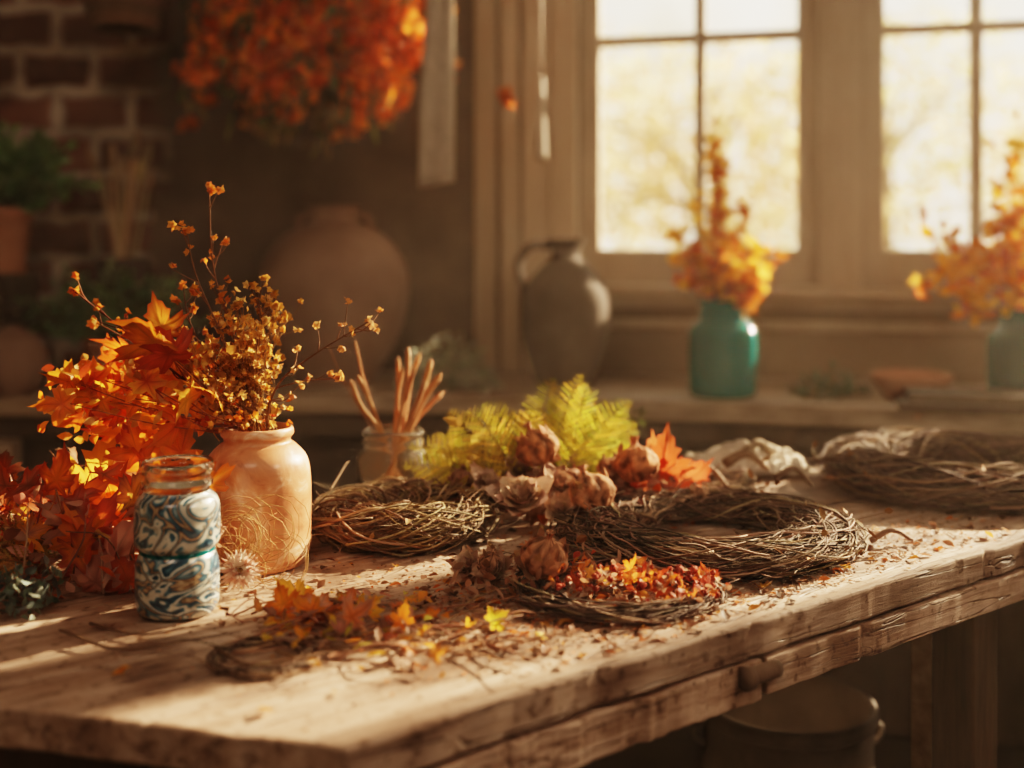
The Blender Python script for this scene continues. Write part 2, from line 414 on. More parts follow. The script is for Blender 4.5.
# ------------------------------------------------------------ room shell
TH=math.radians(14)
K=Vector((-.05,3.22,0))
MW=Matrix.Translation(K)@Matrix.Rotation(-TH,4,'Z')
def WL(u,v,z): return MW@Vector((u,-v,z))   # v = distance into the room
ZB,ZT=1.035,2.72
WINS=[(.235,.842),(.955,1.425),(1.47,2.05),(2.11,2.66),(2.72,3.12)]  # third window onward is unseen, added and spaced so sun reaches the bench
LENW=3.25
def room():
    mb=MB(); th=.14
    box(mb,(-.02,0,0),(LENW,th,ZB),mi=0,M=MW)
    box(mb,(-.02,0,ZT),(LENW,th,3.0),mi=0,M=MW)
    us=[-.02]+[x for w in WINS for x in w]+[LENW]
    for i in range(0,len(us),2): box(mb,(us[i],0,ZB),(us[i+1],th if i!=4 else .09,ZT),mi=0,M=MW)
    mb.finish('wall_back',[M_wall],origin=(0,0,0))
    mb=MB(); box(mb,(-2.3,3.22,0),(-.05,3.36,3.0)); mb.finish('wall_brick',[M_brick],origin=(0,0,0))
    mb=MB(); box(mb,(-2.44,-2,0),(-2.3,3.36,3.0)); mb.finish('wall_left',[M_wall],origin=(0,0,0))
    e=WL(LENW,0,0)
    mb=MB(); box(mb,(e.x,-2,0),(e.x+.14,e.y+.2,3.0)); mb.finish('wall_right',[M_wall],origin=(0,0,0))
    mb=MB(); box(mb,(-2.44,-2.14,0),(e.x+.14,-2,3.0)); mb.finish('wall_front',[M_wall],origin=(0,0,0))
    mb=MB(); box(mb,(-2.44,-2.14,-.1),(e.x+.14,3.5,0)); mb.finish('floor',[M_floor],origin=(0,0,0))
    mb=MB(); box(mb,(-2.44,-2.14,3.0),(e.x+.14,3.5,3.1)); mb.finish('ceiling',[M_ceil],origin=(0,0,0))
    for i,(a,b) in enumerate(WINS):
        mb=MB(); y0,y1=.02,.07
        st=.05
        box(mb,(a,y0,ZB),(a+st,y1,ZT),M=MW); box(mb,(b-st,y0,ZB),(b,y1,ZT),M=MW)
        box(mb,(a+st,y0,ZB),(b-st,y1,ZB+.09),M=MW); box(mb,(a+st,y0,ZT-.06),(b-st,y1,ZT),M=MW)
        c=(a+b)/2
        if i==1: c=1.222
        if i==0: c=.548
        box(mb,(c-.015,y0+.005,ZB+.09),(c+.015,y1-.005,ZT-.06),M=MW)
        for z in (1.676,2.2):
            box(mb,(a+st,y0+.008,z-.013),(b-st,y1-.008,z+.013),M=MW)
        w=mb.finish('window_%d'%(i+1),[M_trim,M_pane],bevel=.003)
        g=MB(); p=[MW@Vector(q) for q in ((a+st,.045,ZB+.09),(b-st,.045,ZB+.09),(b-st,.045,ZT-.06),(a+st,.045,ZT-.06))]
        g.add(p,[(0,1,2,3)],smooth=False); g.finish('pane',[M_pane],parent=w)
        L=bpy.data.lights.new('window_portal','AREA'); L.shape='RECTANGLE'; L.size=b-a; L.size_y=ZT-ZB; L.cycles.is_portal=True
        o=bpy.data.objects.new('window_portal_%d'%(i+1),L); bpy.context.collection.objects.link(o)
        o.location=MW@Vector(((a+b)/2,.12,(ZB+ZT)/2))
        o.rotation_euler=Vector((math.sin(TH),math.cos(TH),0)).to_track_quat('Z','Y').to_euler()
    mb=MB()
    for (a,b) in [(.03,.075),(.085,.16),(.165,.233)]:
        d={.03:.03,.085:.018,.165:.035}[a]
        box(mb,(a,-d,.801),(b,0,3.0),M=MW)
    gaps=[(WINS[i][1]+.003,WINS[i+1][0]-.003) for i in range(len(WINS)-1)]+[(WINS[-1][1]+.003,3.2)]
    for a,b in gaps:
        box(mb,(a,-.02,ZB),(b,0,3.0),M=MW)
        m_=(b-a)*.25; box(mb,(a+m_,-.032,ZB),(b-m_,-.02,3.0),M=MW)
    box(mb,(.0,-.02,ZT+.003),(LENW-.02,0,ZT+.14),M=MW)
    mb.finish('trim_1',[M_trim],bevel=.003)
    mb=MB()
    box(mb,(.16,-.085,ZB-.03),(3.15,.02,ZB),M=MW); box(mb,(.16,-.045,ZB-.06),(3.15,0,ZB-.03),M=MW)
    box(mb,(.16,-.015,.92),(3.15,0,.945),M=MW)
    mb.finish('trim_2',[M_trim],bevel=.004)
    mb=MB(); box(mb,(-.045,-.03,.801),(.012,0,3.0),M=MW); mb.finish('lit_edge_strip',[M_trim],bevel=.003)  # cream strip standing in for the window-lit edge of the reveal
room()

# ------------------------------------------------------------ back counter
def counter():
    mb=MB()
    F1=WL(3.1,.5,0); B1=WL(3.1,.0,0); B0=WL(0,0,0)
    front=[(-2.28,2.62),(-.14,2.735)]
    poly=front+[(F1.x,F1.y),(B1.x,B1.y),(B0.x,B0.y-.002),(-2.28,3.21)]
    prism(mb,poly,.755,.80,mi=0)
    def inset(o): 
        return [(-2.26,2.62+o),(-.14,2.735+o)]+[tuple(WL(3.05,.5-o,0).xy),tuple(WL(3.05,.02,0).xy),(B0.x,B0.y-.02),(-2.26,3.19)]
    prism(mb,inset(.03),.70,.755,mi=1)
    prism(mb,inset(.09),.08,.70,mi=1)
    for x in (-2.2,-1.14,-.15):
        box(mb,(x-.03,2.66,0),(x+.03,2.72,.70),mi=0)
    for u in (.7,1.5,2.3):
        box(mb,(u-.03,-.48,0),(u+.03,-.41,.70),mi=1,M=MW)
    return mb.finish('back_counter',[M_counter,M_dark],origin=(0,0,0),bevel=.004)
counter()

# ------------------------------------------------------------ workbench
def clip(poly,a,b,c):
    out=[]
    for i in range(len(poly)):
        p,q=poly[i],poly[(i+1)%len(poly)]
        fp=a*p[0]+b*p[1]-c; fq=a*q[0]+b*q[1]-c
        if fp>=0: out.append(p)
        if (fp>=0)!=(fq>=0):
            t=fp/(fp-fq); out.append((p[0]+(q[0]-p[0])*t,p[1]+(q[1]-p[1])*t))
    return out
DX,DY=.779,.627
def bench():
    A=Vector((-.115,.827)); B=A+Vector((DX,DY))*1.9
    Lf=Vector((-.95,1.06)); Lb=Vector((-.85,1.40)); Rb=Vector((1.45,2.22))
    def edge(p,q,n,amp,off=0):
        o=[]; d=(q-p); nn=Vector((-d.y,d.x)).normalized()
        for i in range(n):
            t=i/n; k=noise.noise(Vector((t*14+off,off,0)))*amp+noise.noise(Vector((t*45+off,3,0)))*amp*.6
            c=noise.noise(Vector((t*60+off,7,3)))
            if c>.35: k+=(c-.35)*amp*4
            if i==0:k=0
            o.append(tuple(p+d*t+nn*k))
        return o
    poly=edge(A,B,150,.005,1)+edge(B,Rb,2,0)+edge(Rb,Lb,6,0)+edge(Lb,Lf,2,0)+edge(Lf,A,40,.004,5)
    mb=MB()
    nx,ny=-DY,DX
    base=nx*A.x+ny*A.y
    edges=[-.02,.13,.27,.43,.57,.72,.88,1.2]
    for i in range(len(edges)-1):
        q=clip(poly,nx,ny,base+edges[i]+.0012); q=clip(q,-nx,-ny,-(base+edges[i+1]))
        if len(q)>2: prism(mb,q,TZ-.032,TZ-(.0 if i==0 else U(.0,.0012)),mi=0)
    top=mb.finish('wooden_workbench',[M_bench],origin=(0,0,0),bevel=.003)
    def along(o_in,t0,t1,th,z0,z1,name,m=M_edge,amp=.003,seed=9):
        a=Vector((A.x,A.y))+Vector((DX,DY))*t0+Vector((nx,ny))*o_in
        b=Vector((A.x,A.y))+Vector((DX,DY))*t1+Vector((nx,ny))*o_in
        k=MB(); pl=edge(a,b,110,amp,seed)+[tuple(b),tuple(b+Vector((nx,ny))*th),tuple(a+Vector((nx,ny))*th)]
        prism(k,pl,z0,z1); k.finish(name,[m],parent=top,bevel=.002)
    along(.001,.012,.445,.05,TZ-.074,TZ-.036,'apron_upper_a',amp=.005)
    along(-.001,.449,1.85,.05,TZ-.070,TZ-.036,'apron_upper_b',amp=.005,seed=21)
    d=(Lf-A).normalized(); n2=Vector((d.y,-d.x))
    if n2.y<0: n2=-n2
    k=MB(); a=A+d*.03+n2*.02; b=Lf+n2*.02-d*.02
    prism(k,[tuple(b),tuple(a),tuple(a+n2*.04),tuple(b+n2*.04)],TZ-.13,TZ-.036); k.finish('end_apron',[M_dark],parent=top,bevel=.002)
    for i,(t,o,w) in enumerate([(.10,.09,.07),(.865,.035,.055),(.93,.10,.06),(1.75,.08,.07)]):
        c=A+Vector((DX,DY))*t+Vector((nx,ny))*o
        k=MB(); Mm=Matrix.Translation((c.x,c.y,0))@Matrix.Rotation(math.atan2(DY,DX),4,'Z')
        box(k,(0,0,0),(w,w,TZ-.076 if o<.06 else TZ-.036),M=Mm); k.finish('leg_%d'%(i+1),[M_counter if i==2 else M_dark],parent=top,bevel=.003)
    for i,(x,y) in enumerate([(-.8,1.3),(1.25,2.0)]):
        k=MB(); box(k,(x,y,0),(x+.07,y+.07,TZ-.036)); k.finish('leg_%d'%(i+5),[M_dark],parent=top,bevel=.003)
    c=A+Vector((DX,DY))*.418
    k=MB(); p0=Vector((c.x,c.y,TZ-.046))-Vector((nx,ny,0))*.005
    tube(k,spline([p0,p0+Vector((DX,DY,0))*.018,p0+Vector((DX,DY,0))*.040],4),.0085,(.3,.2,.12),0,10)
    tube(k,spline([p0-Vector((DX,DY,0))*.006,p0+Vector((DX,DY,0))*.002],2),.011,(.3,.2,.12),0,10)
    k.finish('wooden_peg',[M_peg],parent=top)
bench()

# ------------------------------------------------------------ wreaths
def wreath(name,c,Ro,w,h,n,cols,rt=(.0007,.0018),loose=14,bumpy=.8,parent=None):
    mb=MB(); Rm=Ro-w; c=Vector(c)
    for i in range(n):
        a0=U(0,6.28); arc=U(1.5,6.5); k=U(.5,2.6)*R.choice((-1,1)); ph=U(0,6.28)
        q=math.sqrt(U(.03,1)); ww=w*q; hh=h*.5*q; e=U(-.05,.05); ep=U(0,6)
        pts=[]; m=max(8,int(arc*10))
        s=U(0,99); q1=U(.7,1.15)
        for j in range(m+1):
            a=a0+arc*j/m
            r=Rm*(1+e*math.cos(a+ep))+ww*math.cos(k*a+ph)*q1+noise.noise(Vector((a*1.8,s,0)))*w*.45*bumpy+noise.noise(Vector((a*6,s,4)))*w*.12
            z=h*.5+hh*math.sin(k*a+ph)+noise.noise(Vector((a*1.8,s,9)))*h*.25*bumpy
            pts.append(c+Vector((r*math.cos(a),r*math.sin(a),max(.002,z))))
        rr=U(*rt)
        tube(mb,pts,rr,jit(R.choice(cols),.3),0,4,rr*.6)
    for i in range(loose):
        a=U(0,6.28); r=Rm+U(-.5,1)*w; p=c+Vector((r*math.cos(a),r*math.sin(a),h*U(.2,.9)))
        tn=Vector((-math.sin(a),math.cos(a),0))*R.choice((-1,1)); rd=Vector((math.cos(a),math.sin(a),0))
        L=U(.02,.065); z=U(-.1,.45)
        e=p+(tn+rd*U(.0,.8)+Vector((0,0,z)))*L; e.z=max(e.z,c.z+.003)
        mid=p.lerp(e,.5)+rv(.005); mid.z=max(mid.z,c.z+.003)
        tube(mb,spline([p,mid,e],5),U(.0005,.0012),jit(R.choice(cols),.3),0,4,.0004)
        if R.random()<.25: leaf(mb,e,rv(),rv()+Vector((0,-.3,.6)),U(.008,.02),U(.004,.01),jit((.3,.15,.06),.3),0)
    return mb.finish(name,[M_twig],parent=parent,zmin=TZ+.0006)
BR=[(.17,.10,.065),(.10,.06,.038),(.25,.155,.10),(.07,.045,.03),(.34,.23,.15)]
BR2=[(.15,.09,.062),(.09,.055,.038),(.24,.155,.10)]
def C(x,y): return (x,y,TZ)
wreath('grapevine_wreath',C(-.127,1.415),.112,.042,.052,230,[(.21,.13,.065),(.30,.2,.11),(.13,.08,.05),(.18,.115,.065)],loose=120)
wreath('grapevine_wreath',C(.225,1.375),.172,.046,.038,300,BR,loose=150)
wreath('grapevine_wreath',C(.640,1.700),.205,.055,.055,250,BR2,(.001,.0024),loose=90)
wreath('grapevine_wreath',C(.245,1.65),.095,.030,.028,110,BR,loose=60)
wreath('twig_ring',C(.105,1.185),.106,.018,.015,60,[(.13,.08,.055),(.08,.05,.035),(.2,.13,.085)],(.0006,.0016),loose=50)
wreath('twig_ring',C(-.205,1.0),.050,.012,.007,18,BR,(.0007,.0014),loose=14)

# ------------------------------------------------------------ marbled jar
def marbled():
    c=Vector((-.315,1.13,TZ)); mb=MB()
    pr=sprof([(.0005,0),(.030,.001),(.0365,.005),(.0385,.015),(.0385,.042),(.0365,.053),(.0335,.0585)],5)
    pr+=sprof([(.0325,.060),(.036,.063),(.0393,.070),(.0393,.096),(.0370,.107),(.031,.113),(.0295,.115)],5)
    lathe(mb,pr,c,(.5,.5,.5),0,64)
    lip=[(.0295,.1145),(.0302,.119),(.0330,.1205),(.0330,.1245),(.0302,.126),(.0302,.131),(.0337,.1325),(.0337,.1385),(.0325,.1425),(.0300,.1425),(.0282,.139),(.0282,.119),(.0288,.115)]
    lathe(mb,lip,c,(.5,.5,.5),1,64)
    lathe(mb,[(.0005,.1145),(.0280,.1145),(.0283,.115)],c,(.5,.5,.5),2,48)
    lathe(mb,sprof([(.0325,.0565),(.0345,.058),(.0345,.061),(.0325,.0625)],3),c,(.1,.1,.1),3,64)
    mb.finish('marbled_painted_jar',[M_swirl,M_clear,M_metal,M_teald])
marbled()

# ------------------------------------------------------------ orange vase + bouquet
OR=[(.80,.25,.025),(.86,.36,.04),(.62,.13,.02),(.84,.44,.07),(.48,.08,.02)]
YE=[(.72,.40,.10),(.62,.32,.08),(.82,.52,.2),(.55,.27,.06)]
def vase_orange():
    c=Vector((-.276,1.30,TZ)); mb=MB()
    pr=sprof([(.0005,0),(.045,.0),(.052,.004),(.0565,.018),(.0580,.055),(.0575,.092),(.0535,.114),(.0420,.128),(.0365,.132),(.0360,.136),(.0390,.140),(.0390,.145),(.0370,.148),(.0345,.147),(.0330,.140),(.0335,.132),(.045,.12),(.052,.1),(.052,.02),(.0005,.008)],4)
    lathe(mb,pr,c,(.5,.5,.5),0,64)
    v=mb.finish('orange_ceramic_vase',[M_orange])
    b=MB(); Y0=1.30
    mouth=c+Vector((0,0,.14))
    base=c+Vector((0,0,.02))
    def tw(path,r=.0016,col=(.2,.09,.04),blo=YE,nb=6,bs=.006,sub=5):
        m=mouth+Vector((U(-.02,.02),U(-.02,.02),0))
        pts=spline([base+Vector((U(-.015,.015),U(-.015,.015),0)),m]+[S(*p) for p in path],8)
        tube(b,pts,r,jit(col,.2),0,5,r*.45)
        K0=12
        for i in range(nb):
            k=R.randint(K0,len(pts)-2); p=pts[k]; t=(pts[k+1]-pts[k]).normalized()
            d=(t+rv(.9)).normalized(); L=U(.012,.035)
            e=p+d*L+Vector((0,0,.004))
            tube(b,spline([p,p+d*L*.5+rv(.002),e],3),r*.5,jit(col,.2),0,4,r*.3)
            for _ in range(2): blossom(b,e+rv(.003),bs*U(.7,1.2),R.choice(blo),1)
        for _ in range(4): blossom(b,pts[-1]+rv(.003),bs*U(.8,1.3),R.choice(blo),1)
        return pts
    RB=[(.72,.3,.05),(.8,.42,.1),(.6,.2,.04)]
    RC=[(.72,.36,.12),(.78,.46,.2),(.6,.26,.08)]
    tw([(238,350,1.3),(214,270,1.3),(209,188,1.31)],.0015,nb=12,blo=RB)
    tw([(225,345,1.28),(196,275,1.27),(187,232,1.27)],.0013,nb=9,blo=RB)
    tw([(190,385,1.27),(130,335,1.25),(73,290,1.24)],.0019,(.14,.05,.025),nb=12,blo=RB)
    tw([(215,380,1.33),(150,350,1.33),(95,322,1.33)],.0014,nb=6,blo=RB)
    tw([(278,385,1.28),(318,352,1.27),(370,321,1.27)],.0016,nb=12,blo=RC)
    tw([(270,395,1.31),(300,382,1.31),(342,378,1.3)],.0011,nb=3,blo=RC)
    tw([(258,350,1.3),(262,320,1.3),(250,285,1.3)],.0013,nb=9)
    tw([(262,360,1.3),(275,330,1.3),(266,298,1.3)],.0012,nb=7)
    tw([(205,350,1.3),(188,315,1.3),(183,285,1.3)],.0012,nb=8,blo=RB)
    for i in range(46):
        ex=min(285,max(188,R.gauss(236,27))); ey=U(305,400)
        tw([((255+ex)/2+U(-5,5),(427+ey)/2,1.3+U(-.02,.02)),(ex,ey,1.3+U(-.05,.05))],.0009,(.32,.17,.06),nb=7,bs=.0055)
    lv=[(150,335,.055),(118,362,.048),(165,375,.05),(75,395,.042),(55,402,.038),(135,400,.048),(185,400,.045),(100,400,.04),(160,415,.05),(62,382,.036),(130,345,.04),(170,345,.048),(110,385,.048),(200,385,.042),(180,420,.045),(145,380,.05),(205,415,.042),(90,378,.04),(150,360,.048),(190,365,.042),(158,322,.042),(120,412,.04),(150,425,.04),(75,412,.035),(110,425,.042),(135,432,.045)]
    for (px,py,s) in lv:
        p=S(px+U(-6,6),py+U(-4,8),U(1.22,1.34))
        d=(p-mouth); d=(d.normalized()*.7+Vector((U(-.7,.5),0,U(-.4,.9)))).normalized()
        maple(b,p-d*s*.3,d,Vector((U(-.8,.8),-1,U(-.4,.9))),s*1.1,R.choice(OR),R.choice(OR),1)
        tube(b,spline([mouth+rv(.015),mouth.lerp(p,.5)+rv(.01),p-d*s*.3],5),.0011,(.3,.1,.03),0,4,.0007)
    for i in range(230):
        t=U(0,1); px=lerp(60,215,t)+U(-22,22); py=lerp(400,370,t)+U(-35,42)
        p=S(px,py,U(1.24,1.36)); leaf(b,p,rv(),Vector((0,-1,.3))+rv(.6),U(.01,.02),U(.006,.011),R.choice(OR+YE),1)
    for i in range(110):
        p=S(U(195,292),U(395,430),U(1.25,1.34)); blossom(b,p,U(.004,.007),R.choice(YE+OR),1)
    b.finish('dried_autumn_bouquet',[M_twig,M_leaf],parent=v)
vase_orange()

# ------------------------------------------------------------ brush jar
def brushjar():
    c=Vector((-.159,1.605,TZ)); mb=MB()
    pr=sprof([(.0005,0),(.040,.0),(.0475,.006),(.0488,.02),(.0488,.055),(.0455,.066),(.0390,.072)],4)
    pr+=[(.0385,.076),(.0420,.078),(.0420,.082),(.0385,.084),(.0385,.088),(.0415,.090),(.0415,.095),(.0385,.097),(.037,.096),(.0365,.075),(.0435,.064),(.0462,.054),(.0462,.012),(.0005,.006)]
    lathe(mb,pr,c,(.5,.5,.5),0,56)
    v=mb.finish('glass_jar',[M_amber])
    b=MB()
    WD=(.42,.20,.09)
    for (px,py,r) in [(352,384,.0032),(360,380,.003),(356,345,.0018),(398,362,.003),(408,352,.0034),(418,358,.0032),(430,364,.0038),(438,378,.0042),(424,385,.0036),(402,372,.003),(440,395,.003),(413,372,.003),(330,350,.0007)]:
        e=S(px,py,1.605+U(-.03,.03)); m=c+Vector(((e.x-c.x)*.35,U(-.015,.015),.094)); b0=c+Vector((-(e.x-c.x)*.3,U(-.01,.01),.014))
        pts=spline([b0,m,m.lerp(e,.6)+rv(.005),e],6)
        tube(b,pts,r*.8,jit(WD,.25),0,8,r*1.05)
        d=(pts[-1]-pts[-2]).normalized()
        tube(b,spline([pts[-1],pts[-1]+d*.004,pts[-1]+d*.007],3),r*1.05,jit((.45,.22,.1),.2),0,8,r*.3)
    b.finish('wooden_tools',[M_twig],parent=v)
brushjar()

# ------------------------------------------------------------ leaf pile on left
BRN=[(.28,.13,.075),(.36,.19,.12),(.22,.11,.06),(.42,.23,.15)]
PK=[(.60,.30,.20),(.68,.42,.31),(.5,.2,.14)]
def leftpile():
    b=MB()
    for i in range(60):
        p=Vector((U(-.66,-.36),U(1.17,1.38),TZ+.003)); e=p+Vector((U(-.08,.05),U(-.05,.05),U(.02,.12)))
        tube(b,spline([p,p.lerp(e,.5)+rv(.012)+Vector((0,0,.012)),e],5),U(.0008,.002),jit(R.choice(BRN),.3),0,4,.0006)
    big=[(95,478,.10,OR[3],OR[1]),(66,492,.065,OR[1],OR[2]),(118,495,.065,OR[0],OR[2]),(100,520,.06,OR[2],(.4,.08,.04)),(115,548,.07,PK[1],PK[2]),(92,563,.065,PK[2],(.4,.08,.05)),(118,582,.06,(.5,.12,.08),PK[1]),(128,520,.055,PK[0],PK[1]),(75,530,.05,OR[2],OR[0]),(205,502,.05,OR[1],OR[2]),(200,530,.045,OR[2],PK[1]),(225,548,.045,PK[2],OR[2]),(150,455,.055,OR[0],OR[2]),(135,442,.05,OR[1],OR[2]),(182,445,.05,OR[2],OR[0]),(98,600,.045,PK[2],PK[0]),(60,470,.05,OR[0],OR[4]),(80,545,.05,OR[0],OR[4]),(125,600,.042,OR[2],OR[4]),(205,475,.045,OR[0],OR[2])]
    for (px,py,s,a,c) in big:
        Y=min(U(1.2,1.28),420/(py-240)*1.02)
        p=S(px,py,Y); p.z=max(p.z,TZ+.02)
        d=Vector((U(-.6,.6),U(-.1,.3),1)).normalized()
        maple(b,p-d*s*.4,d,Vector((U(-.4,.4),-1,U(.1,.7))),s,a,c,1,U(-.3,.4))
        q=Vector((p.x+U(-.02,.02),p.y+.05,TZ+.002))
        tube(b,spline([q,q.lerp(p-d*s*.4,.6)+rv(.008),p-d*s*.4],4),.0012,(.3,.12,.05),0,4)
    for i in range(460):
        x=U(-.68,-.345); y=U(1.17,1.40)
        d2=((x+.46)/.22)**2+((y-1.28)/.14)**2
        if d2>1: continue
        z=TZ+.006+.10*(1-d2)*U(0,1)
        leaf(b,(x,y,z),rv()+Vector((0,0,.3)),rv()+Vector((0,-.6,.6)),U(.012,.03),U(.006,.015),R.choice(BRN+PK+OR[2:]),1)
    for i in range(56):
        p=Vector((U(-.62,-.37),U(1.19,1.36),TZ+.01)); s=U(.03,.05)
        d2=((p.x+.46)/.22)**2; p.z+=.10*max(0,1-d2)*U(.1,1)
        maple(b,p,rv()+Vector((0,0,.4)),Vector((U(-.6,.6),-.8,.7)),s,R.choice(OR+PK+BRN),R.choice(OR+BRN),1)
    for i in range(18):
        p=Vector((U(-.56,-.44),U(1.16,1.30),TZ+.02))
        fern(b,p,Vector((-U(.3,1.2),-U(-.3,.5),U(.2,.9))),Vector((0,-.5,1)),U(.08,.14),.028,R.choice([(.22,.17,.05),(.32,.2,.06),(.15,.15,.05),(.38,.2,.07)]),1,.25,16)
    b.finish('autumn_leaf_pile',[M_twig,M_leaf],zmin=TZ+.0006)
    b=MB()
    for i in range(50):
        c=Vector((-.265+U(-.035,.035),1.205+U(-.012,.02),TZ+.03+U(-.01,.03))); r=U(.012,.036); ax=Vector((U(-.4,.4),-1,U(-.4,.4))).normalized()
        a=ax.orthogonal().normalized(); bb=ax.cross(a); st=U(0,6)
        pts=[c+(a*math.cos(st+t*.5)+bb*math.sin(st+t*.5)*.9)*r*(1+.02*t) for t in range(11)]
        for q in pts: q.z=max(q.z,TZ+.002)
        tube(b,pts,.0004,jit((.40,.2,.08),.3),0,4)
    b.finish('dried_grass_curls',[M_twig])
    b=MB(); c=T(243,588); c.z+=.020; c.y-=.012
    up=Vector((.1,-.8,.6)).normalized(); a=up.orthogonal().normalized(); bb=up.cross(a)
    for k in range(3):
        for i in range(26):
            an=i*2*math.pi/26+k*.1; d=a*math.cos(an)+bb*math.sin(an)+up*(.15+.4*k)
            leaf(b,c,d,up,.024*(1-.2*k)*U(.85,1.1),.005,cl((.82,.68,.56),(.6,.32,.24),U(0,1)),0,bend=U(-.1,.3))
    bulb(b,c,.005,(.4,.2,.06),0)
    tube(b,spline([c,c+Vector((-.01,.012,-.01)),c+Vector((-.02,.02,-.014))],4),.0012,(.2,.15,.05),0,4)
    b.finish('chrysanthemum_flower',[M_leaf],zmin=TZ+.0006)
    b=MB(); c=T(8,612)
    for i in range(260):
        p=c+Vector((U(-.05,.04),U(-.03,.035),U(.0,.035)))
        leaf(b,p,rv()+Vector((0,0,.6)),rv(),U(.008,.014),U(.004,.007),jit((.20,.24,.20),.3),0)
    b.finish('grey_lichen_sprig',[M_leaf],zmin=TZ+.0006)
leftpile()

# ------------------------------------------------------------ centre arrangement
def centre():
    b=MB(); cx,cy=.06,1.56
    for i in range(50):
        p=Vector((cx+U(-.13,.17),cy+U(-.07,.07),TZ+.003)); e=p+Vector((U(-.05,.05),U(-.05,.03),U(.01,.07)))
        tube(b,spline([p,p.lerp(e,.5)+rv(.01)+Vector((0,0,.01)),e],4),U(.001,.002),jit(R.choice(BRN),.3),0,4,.0006)
    GR=[(.40,.36,.05),(.32,.32,.05),(.50,.40,.06),(.22,.24,.05)]
    for (px,py,dx,L,col) in [(552,480,.08,.160,GR[2]),(560,484,.50,.150,GR[0]),(540,477,-.45,.13,GR[0]),(572,484,1.0,.125,GR[2]),(585,487,.28,.12,GR[3]),(545,470,-.15,.13,GR[1]),(590,487,.7,.10,GR[1]),(565,480,.25,.14,GR[0])]:
        p=S(px,py,1.57+U(-.03,.03)); fern(b,p,Vector((dx,U(-.15,.05),1)),Vector((0,-1,.2)),L,.040,col,1,.08,18)
    for (px,py,dx,L) in [(500,480,-.9,.135),(490,485,-1.6,.12),(515,475,-.4,.13),(480,490,-.7,.12),(525,470,.0,.10),(495,470,-2.2,.10),(505,488,-1.2,.13),(508,480,-.65,.14)]:
        p=S(px,py,1.53+U(-.04,.04)); fern(b,p,Vector((dx,U(-.3,.0),.9)),Vector((0,-1,.4)),L,.036,R.choice([(.46,.38,.06),(.38,.33,.06),(.52,.40,.08)]),1,.2,17)
    for i in range(26):
        px=U(440,540); py=U(425,490)
        p=S(px,py,1.53+U(-.05,.05)); leaf(b,p,Vector((U(-1,1),U(-.5,.3),U(0,1))),Vector((U(-.5,.5),-1,.6)),U(.015,.03),U(.006,.012),jit(R.choice([(.45,.36,.06),(.4,.26,.06),(.6,.38,.1)]),.2),1)
    for (px,py,s,a,c,dx,dy) in [(662,480,.074,(.55,.09,.03),(.66,.15,.05),.15,1),(648,482,.060,(.5,.08,.03),(.62,.13,.05),-.35,1),(682,487,.055,(.60,.15,.06),(.55,.1,.04),.8,.7),(640,495,.045,(.45,.1,.04),(.6,.16,.06),-.8,.5),(672,498,.045,(.5,.12,.05),(.7,.2,.07),.5,.3),(655,470,.05,(.6,.14,.05),(.7,.22,.08),-.1,1)]:
        p=S(px,py,1.52+U(-.02,.03)); maple(b,p,Vector((dx,U(-.1,.1),dy)),Vector((U(-.3,.2),-1,.3)),s,a,c,1,U(-.6,.6))
    for i in range(230):
        d=math.sqrt(U(0,1)); a=U(0,6.28); x=cx+.02+d*.16*math.cos(a); y=cy-.03+d*.085*math.sin(a); z=TZ+.006+.07*(1-d*d)*U(0,1)
        if R.random()<.4: maple(b,(x,y,z),rv()+Vector((0,0,.4)),Vector((U(-.6,.6),-.8,.8)),U(.022,.038),R.choice(BRN),R.choice(PK+BRN),1,stem=False)
        else: leaf(b,(x,y,z),rv()+Vector((0,0,.3)),Vector((U(-.6,.6),-.8,.8)),U(.014,.03),U(.007,.014),R.choice(BRN+PK+OR[2:3]),1)
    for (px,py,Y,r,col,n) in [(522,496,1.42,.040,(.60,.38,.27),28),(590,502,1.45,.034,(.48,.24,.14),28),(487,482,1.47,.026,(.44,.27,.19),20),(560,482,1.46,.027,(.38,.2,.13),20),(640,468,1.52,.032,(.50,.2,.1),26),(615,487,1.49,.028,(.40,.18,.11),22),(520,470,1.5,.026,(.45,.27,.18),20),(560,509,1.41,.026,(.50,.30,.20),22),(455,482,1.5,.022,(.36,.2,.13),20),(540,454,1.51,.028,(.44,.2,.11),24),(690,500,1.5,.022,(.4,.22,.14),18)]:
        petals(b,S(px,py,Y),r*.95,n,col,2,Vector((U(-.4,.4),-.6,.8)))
    for (px,py,Y,r,col) in [(538,448,1.49,.026,(.46,.19,.09)),(460,480,1.5,.017,(.3,.16,.1)),(592,495,1.42,.028,(.48,.21,.11)),(637,465,1.49,.027,(.54,.20,.09)),(700,497,1.5,.015,(.35,.2,.12)),(505,503,1.45,.013,(.3,.15,.1)),(570,480,1.5,.016,(.32,.14,.08)),(610,470,1.53,.017,(.38,.16,.09))]:
        bulb(b,S(px,py,Y),r,col,2,R.choice((6,8,9)))
    b.finish('dried_flower_centrepiece',[M_twig,M_leaf,M_dry],zmin=TZ+.0006)
    b=MB()
    for i in range(16):
        p=T(600+U(-20,20),478); e=p+Vector((U(-.05,.06),U(-.03,.03),U(.05,.13)))
        pts=spline([p,p.lerp(e,.5)+rv(.01),e],5); tube(b,pts,.0013,(.12,.09,.04),0,4,.0006)
        for q in pts[2:]:
            for _ in range(3): leaf(b,q,rv()+Vector((0,0,.5)),rv(),U(.012,.022),U(.004,.008),jit((.13,.14,.05),.3),1)
    b.finish('dried_herb_sprigs',[M_twig,M_leaf],zmin=TZ+.0006)
    b=MB()
